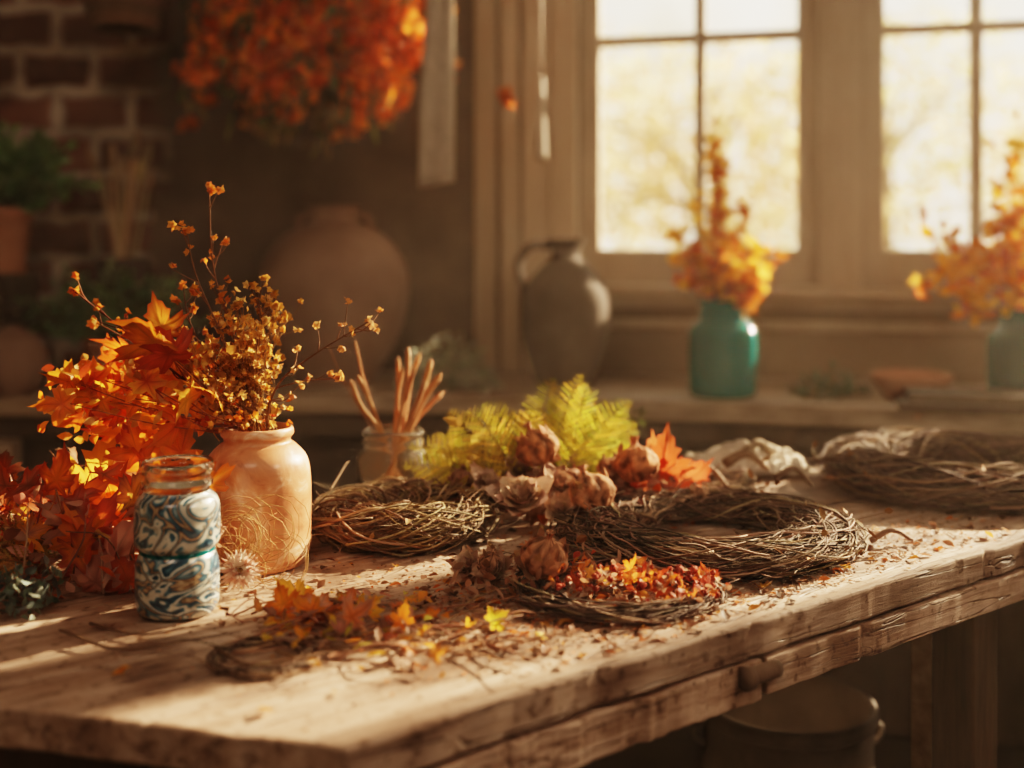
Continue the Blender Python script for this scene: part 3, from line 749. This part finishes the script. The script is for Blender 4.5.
    petals(b,Vector((.03,1.2,TZ+.028)),.032,28,(.42,.21,.12),2,Vector((0,-.5,.9)))
    bulb(b,Vector((.032,1.185,TZ+.036)),.023,(.44,.20,.11),2,8,Vector((.2,-.3,1)))
    bulb(b,Vector((-.02,1.21,TZ+.022)),.015,(.34,.17,.1),2,6)
    petals(b,Vector((-.02,1.20,TZ+.02)),.026,20,(.42,.25,.17),2,Vector((-.4,-.6,.7)))
    petals(b,Vector((-.045,1.225,TZ+.018)),.022,18,(.48,.30,.21),2,Vector((-.4,-.6,.7)))
    RD=[(.48,.08,.03),(.58,.14,.04),(.36,.05,.02),(.70,.26,.06)]
    for i in range(170):
        t=U(0,1); x=lerp(.05,.19,t)+U(-.015,.02); y=1.16+U(-.03,.05)+.02*math.sin(t*6); z=TZ+.010+U(0,.026)*(1-t*.6)
        if R.random()<.3: maple(b,(x,y,z),rv()+Vector((0,0,.3)),Vector((U(-.7,.7),-.6,1)),U(.010,.02),R.choice(RD),R.choice(RD+OR),1,stem=False)
        else: leaf(b,(x,y,z),rv(),rv()+Vector((0,-.3,.8)),U(.006,.014),U(.004,.008),R.choice(RD+BRN+BRN),1)
    for i in range(60):
        x=U(.04,.20); y=U(1.13,1.2); bulb(b,Vector((x,y,TZ+.012+U(0,.02))),U(.002,.0042),jit((.4,.07,.035),.3),2,5)
    for i in range(130):
        x=U(-.06,.10); y=U(1.14,1.25); leaf(b,(x,y,TZ+.006+U(0,.02)),rv(),rv()+Vector((0,0,1)),U(.008,.018),U(.004,.009),R.choice(BRN),1)
    b.finish('red_leaf_and_pod_cluster',[M_twig,M_leaf,M_dry],zmin=TZ+.0006)
    b=MB()
    YL=[(.85,.46,.06),(.8,.31,.04),(.52,.42,.07),(.75,.19,.03)]
    for i in range(150):
        px=R.gauss(350,58); py=R.gauss(630,15)
        if not(215<px<520 and 596<py<675): continue
        p=T(px,py); p.z+=U(.003,.014)
        if R.random()<.4: maple(b,p,Vector((U(-1,1),U(-1,1),.25)),Vector((U(-.4,.4),U(-.7,.2),1)),U(.012,.024),R.choice(YL+YL+PK),R.choice(YL+BRN),1)
        else: leaf(b,p,Vector((U(-1,1),U(-1,1),.2)),Vector((U(-.4,.4),U(-.5,.4),1)),U(.010,.020),U(.005,.009),R.choice(YL+BRN+PK),1)
    for (px,py,s,a,c) in [(300,614,.034,YL[0],YL[0]),(325,622,.03,PK[1],YL[3]),(345,636,.036,YL[3],PK[0]),(490,636,.02,(.5,.5,.05),YL[0]),(400,640,.024,YL[3],YL[1]),(316,628,.028,YL[3],YL[1]),(285,622,.026,YL[1],YL[3]),(360,625,.026,YL[3],YL[0])]:
        p=T(px,py); p.z+=.012; maple(b,p,Vector((U(-1,1),.2,.5)),Vector((U(-.2,.2),-.8,.7)),s,a,c,1)
    for i in range(60):
        px=U(225,505); p=T(px,U(612,664)); p.z+=.003; an=U(-.9,.9); L=U(.03,.09)
        e=p+Vector((math.cos(an),math.sin(an),U(0,.12)))*L
        tube(b,spline([p,p.lerp(e,.5)+Vector((U(-.01,.01),U(-.01,.01),U(0,.008))),e],5),U(.0006,.0016),jit(R.choice(BRN),.3),0,4,.0005)
    for path in ([(60,640),(120,655),(190,650),(240,640)],[(215,655),(250,672),(300,668),(335,655)],[(330,655),(400,652),(460,640),(510,640)],[(90,628),(140,640),(200,636)]):
        tube(b,spline([T(*q)+Vector((0,0,.004+U(0,.006))) for q in path],6),.0016,jit((.16,.09,.05),.2),0,5,.0006)
    # single strays across the bench
    for (px,py) in [(265,713),(180,612),(540,640),(600,625),(690,610),(760,590),(430,600),(640,645),(120,672),(850,570)]:
        p=T(px,py); p.z+=.003; maple(b,p,Vector((U(-1,1),U(-1,1),.1)),Vector((U(-.3,.3),U(-.4,.1),1)),U(.010,.017),R.choice(YL),R.choice(YL+BRN),1)
    b.finish('scattered_autumn_leaves',[M_twig,M_leaf],zmin=TZ+.0006)
    b=MB()
    A=Vector((-.115,.827))
    for i in range(5200):
        if R.random()<.5: px=R.gauss(560,190); py=R.gauss(590,50)
        else:
            t=U(0,1); px=lerp(420,1000,t)+U(-60,60); py=lerp(640,535,t)+R.gauss(-8,22)
        if not(60<px<1015 and 500<py<735): continue
        p=T(px,py); q=Vector((p.x,p.y))-A
        if q.x*-DY+q.y*DX<.014 or p.y>1.9: continue
        s=U(.0010,.0042) if R.random()<.88 else U(.005,.011)
        leaf(b,p+Vector((0,0,.0012)),Vector((U(-1,1),U(-1,1),.05)),Vector((U(-.4,.4),U(-.4,.4),1)),s*1.4,s,R.choice(BRN+[(.12,.06,.03),(.08,.04,.02),(.5,.22,.05),(.55,.16,.04)]),0)
    for i in range(200):
        px=U(380,980); py=lerp(640,540,(px-380)/600)+U(-30,18)
        p=T(px,py); q=Vector((p.x,p.y))-A
        if q.x*-DY+q.y*DX<.05: continue
        p.z+=.0015; an=U(0,6.28); L=U(.006,.03)
        tube(b,spline([p,p+Vector((math.cos(an),math.sin(an),.08))*L*.5+rv(.001),p+Vector((math.cos(an),math.sin(an),0))*L],3),U(.0004,.0009),jit(R.choice(BRN),.4),0,4)
    b.finish('dried_leaf_crumbs',[M_leaf],zmin=TZ+.0006)
    b=MB()
    for (px,py,L,r) in [(725,492,.07,.008),(745,478,.055,.007),(870,545,.05,.004),(690,505,.05,.006),(775,505,.05,.005)]:
        p=T(px,py); p.z+=r*1.2; an=U(-.5,.7)
        lift=.03 if px in(725,745,690,775) else 0
        e=Vector((math.cos(an),math.sin(an),0))*L
        tube(b,spline([p+Vector((0,0,lift)),p+e*.5+Vector((0,0,lift+.012)),p+e+Vector((0,0,lift*.6))],5),r,jit((.25,.15,.09),.3),0,7,r*.5)
    b.finish('bark_curls',[M_twig])
centre()

def cloth():
    mb=MB(); n=44; m=26; vs=[]
    for i in range(n+1):
        for j in range(m+1):
            u=i/n-.5; v=j/m-.5
            r=math.sqrt((2*u)**2+(2*v)**2)
            h=max(0,1-r*.85)
            z=.010+.048*h*(.6+.7*noise.noise(Vector((u*6,v*6,2))))+.018*abs(noise.noise(Vector((u*9,v*7,5))))
            if r>.95: z*=.4
            vs.append(Vector((.350+u*.20+.015*noise.noise(Vector((v*6,1,u*3))),1.79+v*.07+.012*noise.noise(Vector((u*8,4,0))),TZ+max(.002,z))))
    fs=[(i*(m+1)+j,(i+1)*(m+1)+j,(i+1)*(m+1)+j+1,i*(m+1)+j+1) for i in range(n) for j in range(m)]
    mb.add(vs,fs); o=mb.finish('linen_cloth',[M_cloth]); s=o.modifiers.new('s','SOLIDIFY'); s.thickness=.0015; s.offset=1
cloth()

# ------------------------------------------------------------ counter items
def tealvase(c,mat,r,h,leafdefs,name='teal_glass_vase'):
    mb=MB()
    pr=sprof([(.0005,0),(r*.8,0),(r*.97,.008),(r,.03),(r,h*.62),(r*.93,h*.72),(r*.68,h*.80)],4)
    pr+=[(r*.64,h*.83),(r*.72,h*.85),(r*.72,h*.88),(r*.65,h*.90),(r*.65,h*.94),(r*.72,h*.96),(r*.72,h),(r*.62,h),(r*.60,h*.82),(r*.85,h*.7),(r*.9,h*.6),(r*.9,.03),(.0005,.012)]
    lathe(mb,pr,c,(.5,.5,.5),0,56)
    v=mb.finish(name,[mat]); b=MB()
    mouth=c+Vector((0,0,h))
    for (px,py,n,sp) in leafdefs:
        e=S(px,py,c.y+U(-.06,.06)); m=mouth+Vector((U(-.02,.02),U(-.02,.02),0))
        pts=spline([c+Vector((U(-.02,.02),U(-.02,.02),.02)),m,m.lerp(e,.5)+rv(.02),e],7)
        tube(b,pts,.0024,(.14,.07,.04),0,5,.001)
        for i in range(int(n*1.25)):
            q=pts[R.randint(len(pts)-8,len(pts)-1)]+rv(sp)*U(.1,1)
            col=R.choice([(.92,.42,.04),(.84,.26,.03),(.95,.54,.08),(.66,.16,.03)])
            if R.random()<.4: maple(b,q,rv(),Vector((0,-1,0))+rv(.8),U(.030,.050),col,jit(col,.2),1)
            else: leaf(b,q,rv(),Vector((0,-1,0))+rv(.8),U(.024,.040),U(.015,.026),col,1)
    b.finish('autumn_branches',[M_twig,M_leaf],parent=v)
c=Vector((.472,2.69,TZ))
tealvase(c,M_teal,.076,.215,[(695,250,20,.05),(735,252,24,.05),(720,235,20,.045),(672,235,12,.03),(765,262,16,.035),(712,150,14,.025),(712,128,12,.02),(748,205,6,.02),(692,275,22,.05),(748,285,20,.04),(726,290,20,.05),(722,180,9,.025),(682,258,16,.04),(755,240,10,.03),(706,205,12,.03),(775,285,8,.025)])
c=Vector((1.118,2.62,TZ))
tealvase(c,M_teald,.078,.20,[(930,228,16,.035),(945,262,24,.05),(1000,215,20,.045),(1015,180,18,.04),(1018,110,14,.035),(995,270,24,.06),(1040,230,20,.06),(1025,270,22,.05),(925,285,14,.03),(975,250,20,.04),(1060,190,14,.05),(1008,300,16,.04),(1005,150,12,.03),(965,312,10,.03),(990,190,12,.03)])
def counteritems():
    mb=MB(); c=Vector((.885,2.66,TZ))
    lathe(mb,sprof([(.0005,0),(.05,0),(.06,.006),(.085,.04),(.088,.052),(.082,.052),(.06,.02),(.0005,.012)],4),c,(.5,.5,.5),0,48); mb.finish('terracotta_bowl',[M_terra])
    mb=MB(); Mt=Matrix.Translation(WL(1.17,.42,TZ))@Matrix.Rotation(-TH,4,'Z')
    box(mb,(-.17,-.11,0),(.24,.05,.014),M=Mt); box(mb,(-.15,-.09,.0145),(.22,.03,.034),M=Mt,mi=0)
    mb.finish('stacked_trays',[M_dark],bevel=.004)
    b=MB()
    for i in range(220):
        a=U(0,6.28); d=math.sqrt(U(0,1)); p=Vector((.71+.085*d*math.cos(a),2.68+.05*d*math.sin(a),TZ+.004+.07*(1-d*d)*U(0,1)))
        leaf(b,p,rv()+Vector((0,0,.3)),rv(),U(.015,.03),U(.008,.014),jit(R.choice([(.12,.16,.12),(.2,.17,.1),(.16,.2,.15)]),.25),0)
    b.finish('dried_eucalyptus_bunch',[M_leaf],zmin=TZ+.0006)
    b=MB(); maple(b,Vector((1.0,2.49,TZ+.03)),Vector((-.5,.5,.1)),Vector((0,-.3,1)),.04,OR[0],OR[2],0); b.finish('fallen_maple_leaf',[M_leaf])
    mb=MB(); c=Vector((-.44,2.97,TZ))
    pr=sprof([(.0005,0),(.085,0),(.10,.01),(.155,.10),(.183,.20),(.175,.29),(.125,.36),(.065,.39),(.055,.40),(.062,.425),(.066,.432),(.052,.43),(.045,.40),(.045,.38),(.0005,.37)],5)
    lathe(mb,pr,c,(.5,.5,.5),0,64)
    for s in (-1,1):
        tube(mb,spline([c+Vector((s*.05,0,.405)),c+Vector((s*.075,0,.41)),c+Vector((s*.09,0,.395)),c+Vector((s*.085,0,.375))],5),.008,(.3,.2,.1),0,8)
    mb.finish('clay_urn',[M_urn])
    mb=MB(); c=Vector((.13,2.93,TZ))
    pr=sprof([(.0005,0),(.06,0),(.072,.008),(.10,.09),(.108,.17),(.098,.235),(.06,.285),(.036,.305),(.033,.325),(.045,.345),(.048,.352),(.036,.35),(.028,.32),(.0005,.30)],5)
    lathe(mb,pr,c,(.5,.5,.5),0,64)
    tube(mb,spline([c+Vector((-.038,-.01,.335)),c+Vector((-.085,-.02,.335)),c+Vector((-.115,-.02,.29)),c+Vector((-.10,-.02,.23)),c+Vector((-.088,-.01,.22))],6),.010,(.3,.2,.1),0,8)
    mb.finish('stoneware_jug',[M_jug])
    b=MB()
    for i in range(600):
        a=U(0,6.28); d=math.sqrt(U(0,1)); p=Vector((-.15+.12*d*math.cos(a),2.80+.05*d*math.sin(a),TZ+.004+.13*(1-d*d)*U(0,1)))
        leaf(b,p,rv()+Vector((0,0,.5)),rv(),U(.014,.028),U(.007,.014),jit((.44,.46,.36),.3),0)
    b.finish('sage_bunch',[M_leaf],zmin=TZ+.0006)
    mb=MB()
    x0,x1,y0,y1=-1.46,-1.19,2.80,3.02
    for z in (0,.09,.18): box(mb,(x0,y0,TZ+z),(x1,y0+.015,TZ+z+.075)); box(mb,(x0,y1-.015,TZ+z),(x1,y1,TZ+z+.075)); box(mb,(x0,y0+.016,TZ+z),(x0+.015,y1-.016,TZ+z+.075)); box(mb,(x1-.015,y0+.016,TZ+z),(x1,y1-.016,TZ+z+.075))
    for xx in (x0+.016,x1-.036):
        for yy in (y0+.016,y1-.036): box(mb,(xx,yy,TZ),(xx+.02,yy+.02,TZ+.256))
    box(mb,(x0,y0,TZ+.256),(x1,y1,TZ+.27))
    mb.finish('wooden_crate',[M_dark],bevel=.002)
    mb=MB(); c=Vector((-1.235,2.91,TZ+.27))
    lathe(mb,sprof([(.0005,0),(.045,0),(.052,.01),(.062,.12),(.068,.125),(.070,.155),(.06,.155),(.055,.13),(.0005,.12)],4),c,(.5,.5,.5),0,40)
    for i in range(120):
        a=U(0,6.28); d=Vector((math.cos(a)*.7,math.sin(a)*.5,U(.2,1.8))).normalized(); L=U(.08,.23)
        p=c+Vector((0,0,.13)); e=p+d*L; pts=spline([p,p.lerp(e,.5)+Vector((0,0,.02)),e],4); tube(mb,pts,.0015,(.08,.1,.04),1,4)
        for q in pts[3:]:
            for _ in range(2): leaf(mb,q,d+rv(.8),rv()+Vector((0,-.5,.5)),U(.025,.045),U(.012,.022),jit((.24,.40,.18),.35),1)
    mb.finish('potted_plant',[M_terra,M_leaf])
    mb=MB(); c=Vector((-1.13,2.72,TZ))
    lathe(mb,sprof([(.0005,0),(.04,0),(.068,.035),(.075,.08),(.06,.125),(.03,.145),(.02,.148),(.018,.155),(.0005,.155)],5),c,(.5,.5,.5),0,40,lambda a,z:1+.03*math.cos(8*a))
    mb.finish('round_stone_pot',[M_urn])
    mb=MB(); c=Vector((-1.0,3.08,TZ))
    lathe(mb,sprof([(.0005,0),(.06,0),(.068,.01),(.07,.2),(.064,.26),(.068,.30),(.06,.30),(.055,.26),(.0005,.2)],4),c,(.5,.5,.5),0,40)
    for i in range(11):
        b0=c+Vector((U(-.02,.02),U(-.02,.02),.2)); e=c+Vector((U(-.09,.09),U(-.04,.04),U(.42,.60)))
        pts=spline([b0,b0.lerp(e,.5),e],4); tube(mb,pts,.005,jit((.5,.36,.22),.3),1,6)
        d=(e-b0).normalized(); lathe(mb,[(.004,0),(.009,.01),(.011,.03),(.007,.055),(.001,.065)],e,jit((.4,.28,.18),.3),1,10,None,Vector((0,0,1)).rotation_difference(d).to_matrix())
    mb.finish('brush_crock',[M_jug,M_twig])
    mb=MB(); c=Vector((-.95,2.86,TZ))
    lathe(mb,sprof([(.0005,0),(.05,0),(.056,.008),(.066,.09),(.072,.095),(.072,.115),(.064,.115),(.0005,.10)],4),c,(.5,.5,.5),0,40)
    for i in range(130):
        a=U(0,6.28); d=Vector((math.cos(a),math.sin(a)*.7,U(.2,1.4))).normalized(); L=U(.08,.22); p=c+Vector((0,0,.1)); e=p+d*L
        pts=spline([p,p.lerp(e,.5)+Vector((0,0,.02)),e],4); tube(mb,pts,.0014,(.08,.1,.04),1,4)
        for q in pts[3:]:
            for _ in range(2): leaf(mb,q,d+rv(.9),rv(),U(.018,.032),U(.008,.016),jit((.28,.40,.22),.35),1)
    mb.finish('potted_herb_shrub',[M_terra,M_leaf])
counteritems()

# ------------------------------------------------------------ hanging things
def hanging():
    mb=MB(); tube(mb,[Vector((-1.6,2.86,2.02)),Vector((.28,2.86,2.02))],.014,(.1,.06,.03),0,12)
    for x in (-1.5,-.5,.25):
        tube(mb,[Vector((x,2.86,2.02)),Vector((x,2.86,3.0))],.005,(.1,.06,.03),0,8)
    mb.finish('drying_rail',[M_twig])
    b=MB()
    for i in range(300):
        px=R.gauss(315,74)
        if not(185<px<455): continue
        lim=145-abs(px-315)*.38
        py=U(-40,lim); Y=2.86+U(-.12,.12)
        e=S(px,py,Y); top=Vector((lerp(e.x,S(330,0,2.86).x,.35),2.86,2.02))
        pts=spline([top,top.lerp(e,.55)+rv(.03),e],5); tube(b,pts,.0018,(.14,.08,.04),0,4,.001)
        org=R.random()<(.82 if (py<95 and px>225) else .35)
        for q in pts[4:]:
            for _ in range(4):
                if org: blossom(b,q+rv(.02),U(.018,.030),R.choice([(.88,.24,.04),(.95,.36,.06),(.72,.16,.03)]),1,4)
                else: leaf(b,q+rv(.02),Vector((U(-1,1),U(-.6,.6),-1)),rv(),U(.03,.055),U(.012,.022),jit(R.choice([(.2,.22,.08),(.3,.22,.09),(.36,.2,.08)]),.3),1)
    for (px,py) in [(505,98),(190,130),(205,98),(385,92),(440,110)]:
        e=S(px,py,2.95); tube(b,spline([Vector((e.x*.8,2.86,2.02)),e+Vector((0,0,.15)),e],5),.0015,(.14,.08,.04),0,4)
        for _ in range(3): blossom(b,e+rv(.01),.03,(.6,.16,.03),1,5)
    b.finish('hanging_dried_flower_bunch',[M_twig,M_leaf])
    mb=MB(); n=10;m=24;vs=[]
    zb=S(0,185,2.70).z
    for j in range(m+1):
        v=j/m; zt=2.005-(2.005-zb)*v
        w=lerp(.04,.080,min(1,v*1.3)); cx=S(438,0,2.70).x
        for i in range(n+1):
            u=i/n-.5; vs.append(Vector((cx+u*w+.004*math.sin(v*5),2.70+.004*math.sin(u*9+v*3)+.02*u*u,zt+.015*u*(v>.97))))
    fs=[(j*(n+1)+i,j*(n+1)+i+1,(j+1)*(n+1)+i+1,(j+1)*(n+1)+i) for j in range(m) for i in range(n)]
    mb.add(vs,fs)
    tube(mb,spline([Vector((cx,2.70,2.0)),Vector((cx,2.78,2.035)),Vector((cx,2.845,2.035))],4),.003,(.5,.4,.3),0,6)
    o=mb.finish('hanging_towel',[M_towel]); s=o.modifiers.new('s','SOLIDIFY'); s.thickness=.002
    mb=MB(); x=S(541,0,2.86).x
    tube(mb,[Vector((x,2.86,2.01)),Vector((x+.001,2.86,1.6)),Vector((x,2.86,1.52))],.0025,(.55,.45,.35),0,6)
    lathe(mb,[(.003,.2),(.008,.19),(.010,.1),(.012,.03),(.016,.012),(.012,0),(.001,-.003)][::-1],Vector((x,2.86,S(0,160,2.86).z)),(.5,.42,.32),0,16)
    mb.finish('pull_cord',[M_paint])
    mb=MB(); c=Vector((-.92,2.86,1.66))
    for k in range(10):
        z=k*.016; r=.075+.03*math.sin(k/9*1.7)
        pts=[c+Vector((r*math.cos(a*.26),r*math.sin(a*.26),z+.003*math.sin(a*6))) for a in range(25)]
        tube(mb,pts,.008,jit((.2,.12,.07),.2),0,6)
    for k in range(12):
        a=k*math.pi/6; tube(mb,spline([c+Vector((math.cos(a)*.02,math.sin(a)*.02,-.004)),c+Vector((math.cos(a)*.075,math.sin(a)*.075,0)),c+Vector((math.cos(a)*.105,math.sin(a)*.105,.15))],5),.005,(.15,.09,.05),0,5)
    tube(mb,spline([c+Vector((-.10,0,.145)),c+Vector((-.06,0,.3)),c+Vector((0,0,.36)),c+Vector((.06,0,.3)),c+Vector((.10,0,.145))],6),.006,(.18,.1,.06),0,6)
    mb.finish('hanging_wicker_basket',[M_twig])
hanging()

# bucket under bench
mb=MB(); c=Vector((.40,1.74,0))
lathe(mb,sprof([(.0005,0),(.108,0),(.111,.01),(.120,.45),(.120,.46)],3)+[(.126,.465),(.127,.472),(.126,.48),(.120,.484),(.115,.480),(.113,.46),(.106,.02),(.0005,.015)],c,(.5,.5,.5),0,56)
for z in (.12,.38): lathe(mb,[(.112+.022*z,z),(.117+.022*z,z+.006),(.112+.023*z,z+.012)],c,(.5,.5,.5),0,56)
for s in (-1,1): tube(mb,spline([c+Vector((s*.119,0,.42)),c+Vector((s*.135,0,.43)),c+Vector((s*.135,0,.445)),c+Vector((s*.120,0,.452))],4),.004,(.2,.2,.2),0,6)
mb.finish('metal_bucket',[M_metal])

# ------------------------------------------------------------ outdoors
def outdoors():
    mb=MB(); mb.add([Vector(p) for p in ((-15,3.9,-.15),(40,3.9,-.15),(40,50,-.15),(-15,50,-.15))],[(0,1,2,3)],smooth=False)
    g,_,_=noisemat('autumn_meadow',[(.3,(.45,.36,.2)),(.7,(.62,.50,.3))],2,.9); mb.finish('ground',[g],origin=(0,0,-.15))
    for (x,y,h,r,cols) in [(2.2,13,3.2,1.6,[(.66,.50,.27),(.75,.6,.35)]),(4.6,15,4.0,2.0,[(.48,.44,.24),(.68,.56,.31)]),(6.2,12,2.6,1.4,[(.70,.46,.22),(.75,.56,.32)]),(.5,16,4,2,[(.64,.52,.28),(.75,.6,.36)]),(8.5,17,4,2,[(.70,.54,.28)])]:
        b=MB(); c=Vector((x,y,h*.6)); tube(b,spline([Vector((x,y,-.15)),Vector((x+.1,y,h*.4)),Vector((x,y,h*.9))],5),.13,(.2,.15,.1),0,8,.04)
        for i in range(14):
            e=c+rv(r*.85); s=Vector((x,y,h*U(.3,.7))); tube(b,spline([s,s.lerp(e,.5)+Vector((0,0,.1)),e],4),.04,(.2,.15,.1),0,5,.01)
        for i in range(1500):
            p=c+Vector(rv(r))*(U(.15,1)**.5); p.z=c.z+(p.z-c.z)*.9
            leaf(b,p,rv(),rv(),U(.10,.18),U(.07,.12),jit(R.choice(cols),.25),1)
        b.finish('autumn_tree',[M_twig,M_leaf])
outdoors()

# ------------------------------------------------------------ light
AZ,EL=math.radians(38),math.radians(24)
sd=Vector((math.cos(AZ)*math.cos(EL),math.sin(AZ)*math.cos(EL),math.sin(EL)))
L=bpy.data.lights.new('sun','SUN'); L.energy=27; L.angle=math.radians(.8); L.color=(1,.74,.48)
o=bpy.data.objects.new('sun',L); bpy.context.collection.objects.link(o); o.rotation_euler=sd.to_track_quat('Z','Y').to_euler(); o.location=(4,6,4)
def add_fill(name,loc,tgt,size,e,col):
    L=bpy.data.lights.new(name,'AREA'); L.shape='DISK'; L.size=size; L.energy=e; L.color=col
    o=bpy.data.objects.new(name,L); bpy.context.collection.objects.link(o); o.location=loc
    o.rotation_euler=(Vector(loc)-Vector(tgt)).to_track_quat('Z','Y').to_euler()
add_fill('fill_light',(-.5,-.5,2.7),(-.2,1.9,1.0),1.0,14,(1,.78,.60))  # unseen warm fill added behind the camera for the front faces
add_fill('fill_light',(1.8,.1,2.3),(.3,1.2,.7),.7,19,(1,.78,.60))  # second added fill, unseen at right, brightens the bench's side face

w=bpy.data.worlds.new('autumn_sky'); bpy.context.scene.world=w; w.use_nodes=True
nt=w.node_tree; bg=nt.nodes['Background']
tc=N(nt,'ShaderNodeTexCoord'); no=N(nt,'ShaderNodeTexNoise',Scale=7.0,Detail=3.0); nt.links.new(tc.outputs['Generated'],no.inputs['Vector'])
r=ramp(nt,[(.35,(.88,.70,.44)),(.5,(1,.85,.62)),(.65,(1,.93,.80))]); nt.links.new(no.outputs[0],r.inputs[0]); nt.links.new(r.outputs[0],bg.inputs['Color'])
bg.inputs['Strength'].default_value=2.3

# thin dusty air inside the room
mb=MB(); e=WL(LENW,0,0)
prism(mb,[(-2.29,-1.98),(e.x-.02,-1.98),(e.x-.02,e.y-.02),(K.x,3.2),(-2.29,3.2)],.01,2.99)
m=bpy.data.materials.new('dusty_air'); m.use_nodes=True; nt=m.node_tree; nt.nodes.remove(nt.nodes['Principled BSDF'])
vs=N(nt,'ShaderNodeVolumeScatter'); vs.inputs['Color'].default_value=(1,.88,.72,1); vs.inputs['Density'].default_value=.017; vs.inputs['Anisotropy'].default_value=.5
nt.links.new(vs.outputs[0],nt.nodes['Material Output'].inputs['Volume'])
mb.finish('dusty_air',[m])

# ------------------------------------------------------------ camera
cd=bpy.data.cameras.new('camera'); cam=bpy.data.objects.new('camera',cd); bpy.context.collection.objects.link(cam)
cam.location=(0,0,CAMZ); cam.rotation_euler=(math.radians(90),0,0)
cd.sensor_width=36; cd.lens=FPX/1024*36; cd.shift_y=-144/1024
cd.dof.use_dof=True; cd.dof.focus_distance=1.25; cd.dof.aperture_fstop=2.1; cd.clip_start=.02
sc=bpy.context.scene
sc.camera=cam
sc.view_settings.view_transform='Filmic'
sc.view_settings.look='High Contrast'
